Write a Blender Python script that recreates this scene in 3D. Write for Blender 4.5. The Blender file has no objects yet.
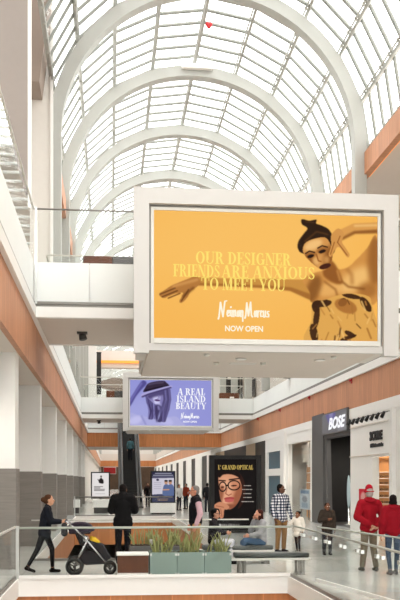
import bpy, math, random
import numpy as np
from mathutils import Vector, Matrix
random.seed(7)
R = math.radians
# ------------------------------------------------------------------ camera, sky, exposure
EXP = 0.3
EYE = 1.95
scn = bpy.context.scene
cd = bpy.data.cameras.new('camera'); cam = bpy.data.objects.new('camera', cd); scn.collection.objects.link(cam)
cam.location = (0, 0, EYE)
cam.rotation_euler = (R(90), 0, -math.atan(90 / 900))
cd.sensor_fit = 'VERTICAL'; cd.sensor_height = 36; cd.lens = 54; cd.shift_y = 0.30
cd.clip_start = 0.1; cd.clip_end = 600
scn.camera = cam
wd = bpy.data.worlds.new('world'); scn.world = wd; wd.use_nodes = True
bg = wd.node_tree.nodes['Background']; bg.inputs[0].default_value = (1.0, 0.995, 0.98, 1); bg.inputs[1].default_value = 3.3
vs = scn.view_settings
vs.view_transform = 'Standard'; vs.look = 'None'; vs.exposure = EXP; vs.gamma = 1; vs.use_curve_mapping = False

# ------------------------------------------------------------------ helpers
def lin(c):
    return tuple(((x / 255) / 12.92 if x / 255 <= .04045 else ((x / 255 + .055) / 1.055) ** 2.4) for x in c)

def new_mat(name):
    m = bpy.data.materials.new(name); m.use_nodes = True
    nt = m.node_tree
    return m, nt, nt.nodes['Principled BSDF']

def mat(name, rgb, rough=.6, metal=0., vary=.06, scale=6., spec=.5, stretch=(1, 1, 1), emit=0.):
    m, nt, b = new_mat(name)
    c = lin(rgb)
    tc = nt.nodes.new('ShaderNodeTexCoord'); mp = nt.nodes.new('ShaderNodeMapping'); mp.inputs['Scale'].default_value = stretch
    nz = nt.nodes.new('ShaderNodeTexNoise'); nz.inputs['Scale'].default_value = scale; nz.inputs['Detail'].default_value = 3
    rp = nt.nodes.new('ShaderNodeMix'); rp.data_type = 'RGBA'
    rp.inputs[6].default_value = tuple(x * (1 - vary) for x in c) + (1,)
    rp.inputs[7].default_value = tuple(min(1, x * (1 + vary)) for x in c) + (1,)
    L = nt.links.new
    L(tc.outputs['Object'], mp.inputs[0]); L(mp.outputs[0], nz.inputs['Vector']); L(nz.outputs['Fac'], rp.inputs[0])
    L(rp.outputs[2], b.inputs['Base Color'])
    b.inputs['Roughness'].default_value = rough; b.inputs['Metallic'].default_value = metal
    b.inputs['Specular IOR Level'].default_value = spec
    if emit:
        b.inputs['Emission Color'].default_value = c + (1,); b.inputs['Emission Strength'].default_value = emit
    return m

def wood(name, axis, rgb, panel=.62, joint=1.35):
    m, nt, b = new_mat(name); L = nt.links.new
    g = nt.nodes.new('ShaderNodeNewGeometry'); sp = nt.nodes.new('ShaderNodeSeparateXYZ'); L(g.outputs['Position'], sp.inputs[0])
    def M(op, a, v=None):
        n = nt.nodes.new('ShaderNodeMath'); n.operation = op
        for i, q in enumerate((a, v)):
            if q is None: continue
            if isinstance(q, (int, float)): n.inputs[i].default_value = q
            else: L(q, n.inputs[i])
        return n.outputs[0]
    u = M('DIVIDE', sp.outputs[axis], panel)
    fl = M('FLOOR', u); fr = M('FRACT', u)
    wn = nt.nodes.new('ShaderNodeTexWhiteNoise'); wn.noise_dimensions = '1D'; L(fl, wn.inputs['W'])
    cb = nt.nodes.new('ShaderNodeCombineXYZ'); L(M('MULTIPLY', sp.outputs[axis], 9.), cb.inputs[0]); L(M('MULTIPLY', sp.outputs[2], .7), cb.inputs[1]); L(fl, cb.inputs[2])
    nz = nt.nodes.new('ShaderNodeTexNoise'); nz.inputs['Scale'].default_value = 1.6; nz.inputs['Detail'].default_value = 4; L(cb.outputs[0], nz.inputs['Vector'])
    val = M('ADD', M('MULTIPLY', wn.outputs['Value'], .16), M('ADD', M('MULTIPLY', nz.outputs['Fac'], .5), .67))
    jn = M('LESS_THAN', fr, .035)
    val = M('MULTIPLY', val, M('ADD', 1., M('MULTIPLY', jn, joint - 1)))
    mx = nt.nodes.new('ShaderNodeVectorMath'); mx.operation = 'SCALE'; mx.inputs[0].default_value = lin(rgb); L(val, mx.inputs['Scale'])
    L(mx.outputs[0], b.inputs['Base Color']); b.inputs['Roughness'].default_value = .5; b.inputs['Specular IOR Level'].default_value = .25
    return m

def glass(name, tint=(.93, .97, .955), refl=.09, frost=0., fcol=(252, 254, 252)):
    m = bpy.data.materials.new(name); m.use_nodes = True; nt = m.node_tree; nt.nodes.clear(); L = nt.links.new
    o = nt.nodes.new('ShaderNodeOutputMaterial'); t = nt.nodes.new('ShaderNodeBsdfTransparent'); t.inputs[0].default_value = tint + (1,)
    gl = nt.nodes.new('ShaderNodeBsdfGlossy'); gl.inputs['Roughness'].default_value = .03
    lw = nt.nodes.new('ShaderNodeLayerWeight'); lw.inputs['Blend'].default_value = .28
    mu = nt.nodes.new('ShaderNodeMath'); mu.operation = 'MULTIPLY_ADD'; L(lw.outputs['Fresnel'], mu.inputs[0]); mu.inputs[1].default_value = .09; mu.inputs[2].default_value = .0015
    mu.use_clamp = True
    mx = nt.nodes.new('ShaderNodeMixShader'); L(mu.outputs[0], mx.inputs[0]); L(t.outputs[0], mx.inputs[1]); L(gl.outputs[0], mx.inputs[2])
    out = mx
    if frost:
        df = nt.nodes.new('ShaderNodeBsdfDiffuse'); df.inputs[0].default_value = lin(fcol) + (1,)
        tl = nt.nodes.new('ShaderNodeBsdfTranslucent'); tl.inputs[0].default_value = lin(fcol) + (1,)
        a = nt.nodes.new('ShaderNodeAddShader')
        m1 = nt.nodes.new('ShaderNodeMixShader'); m1.inputs[0].default_value = .1; L(df.outputs[0], m1.inputs[1]); L(tl.outputs[0], m1.inputs[2])
        nt.nodes.remove(a)
        m2 = nt.nodes.new('ShaderNodeMixShader'); m2.inputs[0].default_value = frost; L(mx.outputs[0], m2.inputs[1]); L(m1.outputs[0], m2.inputs[2]); out = m2
    L(out.outputs[0], o.inputs[0])
    return m

def floor_mat():
    m, nt, b = new_mat('polished floor tile'); L = nt.links.new
    g = nt.nodes.new('ShaderNodeNewGeometry')
    br = nt.nodes.new('ShaderNodeTexBrick'); br.offset = 0.; br.inputs['Scale'].default_value = 1.
    br.inputs['Brick Width'].default_value = .9; br.inputs['Row Height'].default_value = .9; br.inputs['Mortar Size'].default_value = .006
    br.inputs['Color1'].default_value = lin((208, 210, 205)) + (1,); br.inputs['Color2'].default_value = lin((214, 215, 210)) + (1,)
    br.inputs['Mortar'].default_value = lin((172, 172, 168)) + (1,)
    L(g.outputs['Position'], br.inputs['Vector'])
    L(br.outputs['Color'], b.inputs['Base Color']); b.inputs['Roughness'].default_value = .14; b.inputs['Specular IOR Level'].default_value = .55
    return m

def vc_mat(name, k=1.0):
    m, nt, b = new_mat(name); L = nt.links.new
    at = nt.nodes.new('ShaderNodeAttribute'); at.attribute_name = 'print'
    b.inputs['Base Color'].default_value = (.002, .002, .002, 1); b.inputs['Roughness'].default_value = .5; b.inputs['Specular IOR Level'].default_value = .04
    L(at.outputs['Color'], b.inputs['Emission Color']); b.inputs['Emission Strength'].default_value = k * 2 ** (-EXP)
    return m

def glow(name, rgb, k=1.0):
    m, nt, b = new_mat(name)
    b.inputs['Base Color'].default_value = (.01, .01, .01, 1); b.inputs['Specular IOR Level'].default_value = .2
    b.inputs['Emission Color'].default_value = lin(rgb) + (1,); b.inputs['Emission Strength'].default_value = k * 2 ** (-EXP)
    return m

class MB:
    def __init__(s): s.v, s.f, s.m, s.s = [], [], [], []
    def add(s, vs, fs, mi=0, sm=False):
        o = len(s.v); s.v += [tuple(p) for p in vs]
        for f in fs: s.f.append(tuple(i + o for i in f)); s.m.append(mi); s.s.append(sm)
        return s
    def box(s, x0, x1, y0, y1, z0, z1, mi=0):
        return s.add([(x0, y0, z0), (x1, y0, z0), (x1, y1, z0), (x0, y1, z0), (x0, y0, z1), (x1, y0, z1), (x1, y1, z1), (x0, y1, z1)],
                     [(0, 3, 2, 1), (4, 5, 6, 7), (0, 1, 5, 4), (1, 2, 6, 5), (2, 3, 7, 6), (3, 0, 4, 7)], mi)
    def bbox(s, x0, x1, y0, y1, z0, z1, b=.02, mi=0):
        # box with bevelled vertical edges and top
        pl = [(x0 + b, y0), (x1 - b, y0), (x1, y0 + b), (x1, y1 - b), (x1 - b, y1), (x0 + b, y1), (x0, y1 - b), (x0, y0 + b)]
        cx, cy = (x0 + x1) / 2, (y0 + y1) / 2
        sx, sy = 1 - b / max(.01, (x1 - x0)) * 1.4, 1 - b / max(.01, (y1 - y0)) * 1.4
        rings = [(z0, 0), (z1 - b, 0), (z1, 1)]
        vs = []
        for z, k in rings:
            for x, y in pl: vs.append((cx + (x - cx) * (sx if k else 1), cy + (y - cy) * (sy if k else 1), z))
        fs = [tuple(range(7, -1, -1)), tuple(range(16, 24))]
        for r in range(2):
            for i in range(8): j = (i + 1) % 8; fs.append((r * 8 + i, r * 8 + j, r * 8 + 8 + j, r * 8 + 8 + i))
        return s.add(vs, fs, mi)
    def xbox(s, M, sx, sy, sz, mi=0):
        c = [(-1, -1, -1), (1, -1, -1), (1, 1, -1), (-1, 1, -1), (-1, -1, 1), (1, -1, 1), (1, 1, 1), (-1, 1, 1)]
        return s.add([M @ Vector((a * sx / 2, b * sy / 2, d * sz / 2)) for a, b, d in c],
                     [(0, 3, 2, 1), (4, 5, 6, 7), (0, 1, 5, 4), (1, 2, 6, 5), (2, 3, 7, 6), (3, 0, 4, 7)], mi)
    def sweep(s, pts, r, n=10, mi=0, closed=False, sm=True):
        pts = [Vector(p) for p in pts]; N = len(pts)
        rr = r if isinstance(r, (list, tuple)) else [r] * N
        up = Vector((0, 0, 1)); vs = []; px = None
        for i, p in enumerate(pts):
            a = pts[(i - 1) % N] if (closed or i > 0) else p; b = pts[(i + 1) % N] if (closed or i < N - 1) else p
            t = (b - a).normalized()
            if px is None:
                px = t.cross(up)
                if px.length < .05: px = t.cross(Vector((1, 0, 0)))
            px = (px - t * px.dot(t)).normalized(); py = t.cross(px)
            for k in range(n):
                an = 2 * math.pi * k / n; vs.append(p + px * (math.cos(an) * rr[i]) + py * (math.sin(an) * rr[i]))
        fs = []
        for i in range(N if closed else N - 1):
            for k in range(n):
                j = (i + 1) % N; fs.append((i * n + k, i * n + (k + 1) % n, j * n + (k + 1) % n, j * n + k))
        if not closed: fs += [tuple(range(n - 1, -1, -1)), tuple((N - 1) * n + k for k in range(n))]
        return s.add(vs, fs, mi, sm)
    def tube(s, a, b, r0, r1=None, n=10, mi=0): return s.sweep([a, b], [r0, r0 if r1 is None else r1], n, mi)
    def ball(s, c, r, n=12, mi=0, M=None):
        r = (r, r, r) if isinstance(r, (int, float)) else r; h = n // 2 + 1; c = Vector(c)
        vs = [Vector((0, 0, -r[2]))]
        for i in range(1, h):
            a = -math.pi / 2 + math.pi * i / h
            for k in range(n):
                t = 2 * math.pi * k / n; vs.append(Vector((math.cos(a) * math.cos(t) * r[0], math.cos(a) * math.sin(t) * r[1], math.sin(a) * r[2])))
        vs.append(Vector((0, 0, r[2])))
        if M is not None: vs = [M @ v for v in vs]
        vs = [v + c for v in vs]
        fs = [(0, 1 + (k + 1) % n, 1 + k) for k in range(n)]
        for i in range(h - 2):
            for k in range(n): a = 1 + i * n; fs.append((a + k, a + (k + 1) % n, a + n + (k + 1) % n, a + n + k))
        a = 1 + (h - 2) * n; fs += [(a + k, a + (k + 1) % n, len(vs) - 1) for k in range(n)]
        return s.add(vs, fs, mi, True)
    def cap(s, a, b, r0, r1=None, n=12, mi=0):
        # tapered capsule
        r1 = r0 if r1 is None else r1; a, b = Vector(a), Vector(b); t = (b - a)
        Lh = t.length or 1e-4; t = t / Lh
        pts, rr = [], []
        for k in (90, 60, 30, 0): pts.append(a - t * (math.sin(R(k)) * r0)); rr.append(max(.0005, math.cos(R(k)) * r0))
        for k in (0, 30, 60, 90): pts.append(b + t * (math.sin(R(k)) * r1)); rr.append(max(.0005, math.cos(R(k)) * r1))
        return s.sweep(pts, rr, n, mi)
    def prism(s, poly, fn, d0, d1, mi=0):
        n = len(poly); vs = [fn(u, v, d0) for u, v in poly] + [fn(u, v, d1) for u, v in poly]
        fs = [tuple(range(n)), tuple(range(2 * n - 1, n - 1, -1))] + [(i, (i + 1) % n, n + (i + 1) % n, n + i) for i in range(n)]
        return s.add(vs, fs, mi)
    def lathe(s, prof, c=(0, 0, 0), n=20, mi=0):
        vs = [(c[0] + r * math.cos(2 * math.pi * k / n), c[1] + r * math.sin(2 * math.pi * k / n), c[2] + z) for r, z in prof for k in range(n)]
        fs = [(i * n + k, i * n + (k + 1) % n, (i + 1) * n + (k + 1) % n, (i + 1) * n + k) for i in range(len(prof) - 1) for k in range(n)]
        fs += [tuple(range(n - 1, -1, -1)), tuple((len(prof) - 1) * n + k for k in range(n))]
        return s.add(vs, fs, mi, True)
    def mesh(s, name):
        me = bpy.data.meshes.new(name); me.from_pydata(s.v, [], s.f)
        me.polygons.foreach_set('material_index', s.m); me.polygons.foreach_set('use_smooth', s.s); me.update()
        return me
    def build(s, name, mats, parent=None, world=False):
        if parent is not None and world:
            o = wloc(parent); s.v = [(a - o[0], b - o[1], c - o[2]) for a, b, c in s.v]
        return link(name, s.mesh(name), mats, parent)

def wloc(o):
    v = Vector((0, 0, 0))
    while o is not None: v += o.location; o = o.parent
    return v

def link(name, me, mats, parent=None):
    me.materials.clear()
    for m in (mats if isinstance(mats, (list, tuple)) else [mats]): me.materials.append(m)
    o = bpy.data.objects.new(name, me); scn.collection.objects.link(o)
    if parent is not None: o.parent = parent
    return o

def tag(o, label=None, cat=None, group=None, kind=None):
    if label: o['label'] = label
    if cat: o['category'] = cat
    if group: o['group'] = group
    if kind: o['kind'] = kind
    return o

def thing(name, label, cat, loc=(0, 0, 0), rz=0, group=None):
    o = bpy.data.objects.new(name, None); scn.collection.objects.link(o)
    o.location = loc; o.rotation_euler = (0, 0, rz); o.empty_display_size = .2
    return tag(o, label, cat, group)

def struct(name, mb, m, parent=None):
    return tag(mb.build(name, m, parent, parent is not None), kind='structure')

def dup(o, loc=None, rz=None, label=None, parent=None):
    c = o.copy(); scn.collection.objects.link(c)
    if parent is not None: c.parent = parent
    if loc is not None: c.location = loc
    if rz is not None: c.rotation_euler = (0, 0, rz)
    if label: c['label'] = label
    for ch in list(o.children): dup(ch, parent=c)
    return c

# ------------------------------------------------------------------ materials
M = {}
M['white'] = mat('white paint', (244, 242, 238), .6, vary=.02)
M['ivory'] = mat('warm white plaster', (226, 221, 214), .65, vary=.03)
M['sign'] = mat('satin white sign frame', (206, 203, 199), .5, vary=.01)
M['pier'] = mat('stone grey plaster', (158, 149, 143), .7, vary=.03)  # plaster greyed so the pier's shade sits in its colour
M['soffit'] = mat('taupe soffit paint', (222, 211, 201), .7, vary=.02)
M['haunch'] = mat('taupe bulkhead paint', (150, 134, 122), .7, vary=.02)  # shade of the bulkhead underside put into the colour
M['rib'] = mat('white steel paint', (178, 178, 172), .45, vary=.02)
M['bar'] = mat('grey white glazing bar', (150, 152, 145), .5, vary=.03)
M['dark'] = mat('charcoal metal', (58, 56, 54), .45, vary=.05)
M['black'] = mat('black metal', (12, 11, 11), .6, vary=.05)
M['rail2'] = mat('grey green glass rail', (176, 182, 172), .35, vary=.03)
M['strip'] = mat('grey aluminium strip', (128, 124, 118), .4, metal=.4)
M['steel'] = mat('brushed stainless steel', (200, 200, 196), .3, metal=.9, vary=.03)
M['rail'] = mat('pale satin rail', (218, 216, 208), .4, vary=.03)
M['stone'] = mat('grey split stone tile', (134, 128, 122), .8, vary=.22, scale=3, stretch=(.6, .6, 9))
M['woodY'] = wood('cherry wood panel along mall', 1, (198, 140, 104))
M['woodX'] = wood('cherry wood panel across mall', 0, (196, 128, 80))
M['woodD'] = wood('dark walnut panel', 0, (98, 60, 42), .45, 1.1)
M['floor'] = floor_mat()
M['glass'] = glass('clear balustrade glass', (.982, .992, .988), .05)
M['frost'] = glass('frosted balustrade glass', (.97, .985, .98), .06, .96)
M['sky'] = glass('skylight glass', (.985, .99, .985), .02)
M['pglass'] = glass('green planter glass', (.55, .7, .64), .1, .8, (160, 178, 170))
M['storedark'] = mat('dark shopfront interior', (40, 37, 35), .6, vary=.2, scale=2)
M['grey'] = mat('slate grey cladding', (88, 86, 85), .5, vary=.06)
M['tan'] = mat('tan shopfront wall', (186, 164, 138), .7, vary=.06)
M['brown'] = mat('brown far shopfront', (112, 90, 72), .7, vary=.25, scale=1.2)
M['teal'] = mat('teal shop door paint', (36, 84, 104), .4, vary=.05)
M['warm'] = mat('honey wood shelving', (196, 138, 82), .5, vary=.15, scale=4)
M['leaf'] = mat('snake plant leaf', (150, 152, 96), .5, vary=.4, scale=18, stretch=(1, 1, .3))
M['soil'] = mat('potting soil', (62, 48, 38), .9, vary=.3, scale=30)
M['pad'] = mat('grey bench vinyl', (84, 88, 86), .5, vary=.06)
M['red'] = mat('red plastic', (190, 28, 34), .4)
M['chrome'] = mat('silver stroller tube', (190, 190, 192), .25, metal=.8)
M['fabric'] = mat('black stroller fabric', (28, 25, 30), .85, vary=.15, scale=25)
M['purple'] = mat('dark plum hood fabric', (40, 28, 44), .85, vary=.15, scale=25)
M['rubber'] = mat('black rubber tyre', (26, 26, 26), .7)
M['yellow'] = mat('yellow knit', (232, 186, 40), .8, vary=.1, scale=30)
M['steps'] = mat('dark escalator tread', (38, 37, 36), .5, vary=.2, scale=3, stretch=(1, 8, 8))
M['glowwarm'] = glow('warm cove lamp', (255, 158, 66), 1.6)
M['glowwhite'] = glow('white downlight lens', (255, 240, 214), 6.)

XL, XR = -1.9, 9.4
SOF, WT, LED, FL3, RAIL3 = 4.74, 5.92, 6.2, 7.3, 8.6
# ------------------------------------------------------------------ floors
V1 = (-1.82, 3.62, 3.0, 18.1); V2 = (-1.86, 3.35, 21.9, 49.0)
f = MB()
for x0, x1, y0, y1 in ((-9, -1.82, -8, 18.1), (3.62, 14.5, -8, 18.1), (-1.82, 3.62, -8, 3), (-9, 14.5, 18.1, 21.9),
                       (-9, -1.86, 21.9, 49), (3.35, 14.5, 21.9, 49), (-9, 14.5, 49, 200)):
    f.box(x0, x1, y0, y1, -.36, 0)
struct('floor', f, M['floor'])
k = 0
for (x0, x1, y0, y1) in (V1, V2):
    for (a, b, c, d, mm) in ((x0 - .3, x0 - .04, y0 - .04, y1 + .04, 'woodY'), (x1 + .04, x1 + .3, y0 - .04, y1 + .04, 'woodY'),
                             (x0 - .04, x1 + .04, y0 - .3, y0 - .04, 'woodX'), (x0 - .04, x1 + .04, y1 + .04, y1 + .3, 'woodX')):
        k += 1; struct('trim_%d' % k, MB().box(a, b, c, d, -1.55, -.36), M[mm])
    # white painted slab edge lining the opening
    e = MB(); t = .02
    e.box(x0, x0 + t, y0, y1, -.36, -.005); e.box(x1 - t, x1, y0, y1, -.36, -.005); e.box(x0 + t, x1 - t, y0, y0 + t, -.36, -.005); e.box(x0 + t, x1 - t, y1 - t, y1, -.36, -.005)
    k += 1; struct('trim_%d' % k, e, M['white'])
struct('floor_lower', MB().box(-9, 14.5, -8, 200, -5.7, -5.5), M['floor'])
# outer walls that close the building
struct('wall_left', MB().box(-9.2, -9, -8, 200, -5.7, 14.1), M['ivory'])
struct('wall_right', MB().box(14.5, 14.7, -8, 200, -5.7, 14.1), M['ivory'])
struct('wall_near', MB().box(-9, 14.5, -8.2, -8, 13.6, 14.1), M['ivory'])
wn = struct('window_near', MB().box(-9, 14.5, -8.15, -8.13, -5.5, 13.6), M['sky'])  # added glazed opening behind the camera, lets in front fill light
b = MB()
for i in range(11): b.box(-9 + i * 2.34, -8.9 + i * 2.34, -8.2, -8.05, -5.5, 13.6)
for z in (-.2, 3, 5.8, 9.5): b.box(-9, 14.5, -8.19, -8.06, z, z + .12)
struct('glazing_bars', b, M['white'], wn)  # bars of the added glazing behind the camera
struct('wall_back', MB().box(-9, 14.5, 200, 200.2, -5.7, 24), M['ivory'])
# level-three slabs with soffits
s = MB(); s.box(-9, XL - .12, -8, 200, SOF, FL3)
struct('ceiling_left', s, M['soffit'])
s = MB(); s.box(XR + .12, 14.5, -8, 200, SOF, FL3)
struct('ceiling_right', s, M['soffit'])
# wooden fascias, white ledges and grey strips
for sd, xa, xb in (('left', XL - .12, XL), ('right', XR, XR + .12)):
    k += 1; struct('trim_%d' % k, MB().box(xa, xb, -8, 200, SOF, WT), M['woodY'])
    la, lb = (xa, xb + .1) if sd == 'left' else (xa - .1, xb)
    k += 1; struct('trim_%d' % k, MB().box(la, lb, -8, 200, WT, LED), M['white'])
    la, lb = (xb - .02, xb + .07) if sd == 'left' else (xa - .07, xa + .02)
    k += 1; struct('trim_%d' % k, MB().box(la, lb, -8, 200, LED, LED + .07), M['strip'])
# roof-level fascias and flat roofs
k += 1; struct('trim_%d' % k, MB().box(XR, XR + .25, -8, 200, 13.3, 14.12), M['woodY'])
k += 1; struct('trim_%d' % k, MB().box(XL - .25, XL, 33.2, 200, 13.3, 14.12), M['woodY'])
struct('ceiling_roof_right', MB().box(XR + .25, 14.7, -8, 200, 13.42, 14.1), M['soffit'])
struct('ceiling_roof_left', MB().box(-9.2, XL - .25, 33.2, 200, 13.42, 14.1), M['soffit'])
k += 1; struct('trim_%d' % k, MB().box(XR + .25, XR + .3, 4, 33, 13.33, 13.38), M['glowwarm'])
struct('wall_upper_right', MB().box(13, 13.15, -8, 200, FL3, 13.42), M['ivory'])
struct('wall_upper_left', MB().box(-6.1, -6, 33.2, 200, FL3, 13.42), M['white'])

# ------------------------------------------------------------------ barrel vault
CX, CZ = 3.65, 14.35
def arcpts(r, a0, a1, n): return [(CX + r * math.cos(R(a0 + (a1 - a0) * i / n)), CZ + r * math.sin(R(a0 + (a1 - a0) * i / n))) for i in range(n + 1)]
def arcband(mb, ri, ro, y0, y1, a0=0, a1=180, n=40, mi=0, legz=None):
    A, B = arcpts(ri, a0, a1, n), arcpts(ro, a0, a1, n)
    if legz is not None:
        A = [(A[0][0], legz)] + A + [(A[-1][0], legz)]; B = [(B[0][0], legz)] + B + [(B[-1][0], legz)]
    m = len(A)
    vsx = [(x, y0, z) for x, z in A] + [(x, y0, z) for x, z in B] + [(x, y1, z) for x, z in A] + [(x, y1, z) for x, z in B]
    fs = []
    for i in range(m - 1):
        fs += [(i, i + 1, m + i + 1, m + i), (2 * m + i, 3 * m + i, 3 * m + i + 1, 2 * m + i + 1), (i, 2 * m + i, 2 * m + i + 1, i + 1), (m + i, m + i + 1, 3 * m + i + 1, 3 * m + i)]
    mb.add(vsx, fs, mi)
AY = [32.65 + 6.8 * i for i in range(-6, 24)]
PA = [89 + 17.8 * j for j in range(-5, 6)]
def facet(r, lo=-2.5):
    an = [a for a in PA if a > lo + 1 and a < 178] + [182.5]
    return [(CX + r * math.cos(R(a)), CZ + r * math.sin(R(a))) for a in ([lo] + an)]
def facetband(mb, ri, ro, y0, y1, cut=False):
    A, B = facet(ri), facet(ro)
    if cut: A, B = A[:-1], B[:-1]
    m = len(A); vsx = [(x, y0, z) for x, z in A] + [(x, y0, z) for x, z in B] + [(x, y1, z) for x, z in A] + [(x, y1, z) for x, z in B]; fs = []
    for i in range(m - 1):
        fs += [(i, i + 1, m + i + 1, m + i), (2 * m + i, 3 * m + i, 3 * m + i + 1, 2 * m + i + 1), (i, 2 * m + i, 2 * m + i + 1, i + 1), (m + i, m + i + 1, 3 * m + i + 1, 3 * m + i)]
    mb.add(vsx, fs)
for i, y in enumerate(AY):
    a = MB()
    if y > 30: arcband(a, 5.4, 5.85, y, y + .5, n=44 if y < 75 else 24, legz=FL3)
    else: arcband(a, 5.4, 5.85, y, y + .5, 0, 160, 40)
    struct('roof_arch', a, M['rib'])
for i in range(len(AY) - 1):
    y0, y1 = AY[i], AY[i + 1]
    near = y0 < 31
    g = MB(); facetband(g, 6.2, 6.22, y0, y1, near)
    w = struct('window_%d' % (i + 1), g, M['sky'])
    b = MB(); nb = 7
    for q in range(nb):
        yy = y0 + .25 + (y1 - y0) * (q + .5) / nb
        facetband(b, 6.13, 6.2, yy - .075, yy - .02, near); facetband(b, 6.13, 6.2, yy + .025, yy + .08, near)
    struct('glazing_bars', b, M['bar'], w)
    p = MB()
    for a in PA:
        if near and a > 165: continue
        aa = R(a)
        Mx = Matrix.Translation((CX + 6.1 * math.cos(aa), (y0 + y1) / 2, CZ + 6.1 * math.sin(aa))) @ Matrix.Rotation(-(aa - math.pi / 2), 4, 'Y')
        p.xbox(Mx, .11, y1 - y0, .14)
        ab = aa + R(1.0)
        q0 = (CX + 6.0 * math.cos(ab), y0, CZ + 6.0 * math.sin(ab)); p.tube(q0, (q0[0], y1, q0[2]), .035, n=6)
        if y0 < 75 and abs(a - 89) > 20:
            for q in range(nb):
                yy = y0 + (y1 - y0) * (q + .5) / nb + .25; p.box(q0[0] - .045, q0[0] + .045, yy - .05, yy + .05, q0[2] - .06, q0[2] + .05)
    struct('purlins', p, M['rib'], w)
# low kerbs between roof and glazing
for xa, xb in ((XR + .25, XR + .5), (XL - .7, XL - .25)):
    k += 1; struct('trim_%d' % k, MB().box(xa, xb, -8 if xa > 0 else 33.2, 200, 14.1, 14.36), M['white'])
# left side: tall piers and a louvred side window
XZ = lambda u, v, d: (u, d, v)
struct('pillar', MB().prism([(-9, 22), (-2.09, 22), (-2.09, 9.4), (-2.2, 9.4), (-2.5, 10.6), (-2.81, 12.0), (-3.4, 13.6), (-9, 15.5)], XZ, 23.3, 23.9), M['pier'])
k += 1; struct('trim_%d' % k, MB().box(-2.09, -2.02, 23.3, 23.6, 8.9, 22), M['white'])
struct('pillar', MB().box(-2.85, -2.06, 32.6, 33.6, FL3, 24), M['ivory'])
k += 1; struct('trim_%d' % k, MB().box(-2.12, -2.02, 32.5, 32.6, FL3, 24), M['white'])
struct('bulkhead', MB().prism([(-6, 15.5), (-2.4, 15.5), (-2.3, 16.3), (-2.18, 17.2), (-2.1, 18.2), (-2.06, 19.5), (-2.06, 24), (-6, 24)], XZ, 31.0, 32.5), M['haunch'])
struct('pillar', MB().box(-2.75, -2.36, 32.3, 32.6, FL3, 9.2).prism([(-1.78, 7.3), (-1.2, 7.3), (-1.3, 8.2), (-1.5, 9.0), (-1.78, 9.7)], XZ, 32.4, 32.8), M['grey'])
w = struct('window_side', MB().box(-9, -2.85, 33.1, 33.12, FL3, 22), M['sky'])
b = MB()
for i in range(46): z = FL3 + .3 + i * .32; b.box(-9, -2.85, 32.98, 33.1, z, z + .07)
for x in (-8, -6.2, -4.4): b.box(x, x + .1, 32.9, 33.1, FL3, 22)
struct('glazing_bars', b, M['frost'], w)
struct('ceiling_side', MB().box(-9.2, -2.4, -8, 33, 22, 22.2), M['haunch'])  # unseen roof made solid to keep light off the near pier
struct('wall_upper_side', MB().box(-9.2, -9, -8, 33.2, 14.1, 22), M['ivory'])

# ------------------------------------------------------------------ cross bridges and far cross floor
def bridge(y0, y1, z0, wooden=False):
    global k
    struct('floor_bridge', MB().box(XL, XR, y0 + .1, y1 - .1, z0 + .02, FL3 - .02), M['soffit'])
    k += 1; struct('trim_%d' % k, MB().box(XL, XR, y0 + .06, y0 + .1, LED + .07, FL3 - .01), M['white'])
    k += 1; struct('trim_%d' % k, MB().box(XL, XR, y0 - .08, y0 + .1, z0, LED), M['white'])
    k += 1; struct('trim_%d' % k, MB().box(XL, XR, y0 - .02, y0 + .1, LED, LED + .07), M['strip'])
    k += 1; struct('trim_%d' % k, MB().box(XL, XR, y1 - .1, y1 + .08, z0, LED), M['white'])
bridge(22.4, 26.9, 5.94); bridge(58.6, 63.1, 5.94)
struct('floor_cross', MB().box(XL, XR, 76.2, 84, SOF, FL3), M['soffit'])
k += 1; struct('trim_%d' % k, MB().box(XL, XR, 76.05, 76.2, SOF, WT), M['woodX'])
k += 1; struct('trim_%d' % k, MB().box(XL, XR, 75.95, 76.2, WT, LED), M['white'])
struct('bulkhead', MB().box(-9, XR, 80, 81, 11.9, 13.4), M['soffit'])
k += 1; struct('trim_%d' % k, MB().box(-6, XR, 79.8, 80, 12.3, 12.5), M['glowwarm'])
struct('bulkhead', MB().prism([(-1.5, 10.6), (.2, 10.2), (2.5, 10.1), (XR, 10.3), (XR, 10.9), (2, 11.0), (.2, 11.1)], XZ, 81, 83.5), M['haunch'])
struct('pillar', MB().box(-2.0, -1.15, 76.6, 77.4, FL3, 13.42), M['white'])
struct('floor_end', MB().box(XL, XR, 186.2, 190, SOF, FL3), M['soffit'])
k += 1; struct('trim_%d' % k, MB().box(XL, XR, 186, 186.2, SOF, WT), M['woodX'])
struct('wall_end', MB().box(XL, XR, 192, 192.2, 0, SOF), M['brown'])
# upper shop wall on the right, closing the far walkway
struct('wall_shop', MB().box(9.6, 13, 79.8, 80, FL3, 11.3).box(9.6, 13, 79.6, 80, 11.3, 13.42), M['ivory'])

# ------------------------------------------------------------------ left side fins and shopfronts
for y in (12.0, 19.95, 26.9, 34.7, 42.5, 50.3, 58.1, 65.9, 73.7):
    struct('pillar', MB().box(-5.2, -2.06, y, y + .75, 2.2, SOF), M['white'])
    struct('pillar_base', MB().box(-5.2, -2.04, y - .02, y + .77, 0, 2.2), M['stone'])
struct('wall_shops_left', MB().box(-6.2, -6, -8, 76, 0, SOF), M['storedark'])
struct('wall_left_far', MB().box(-2.6, -2.3, 80, 192, 0, SOF), M['ivory'])

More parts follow.
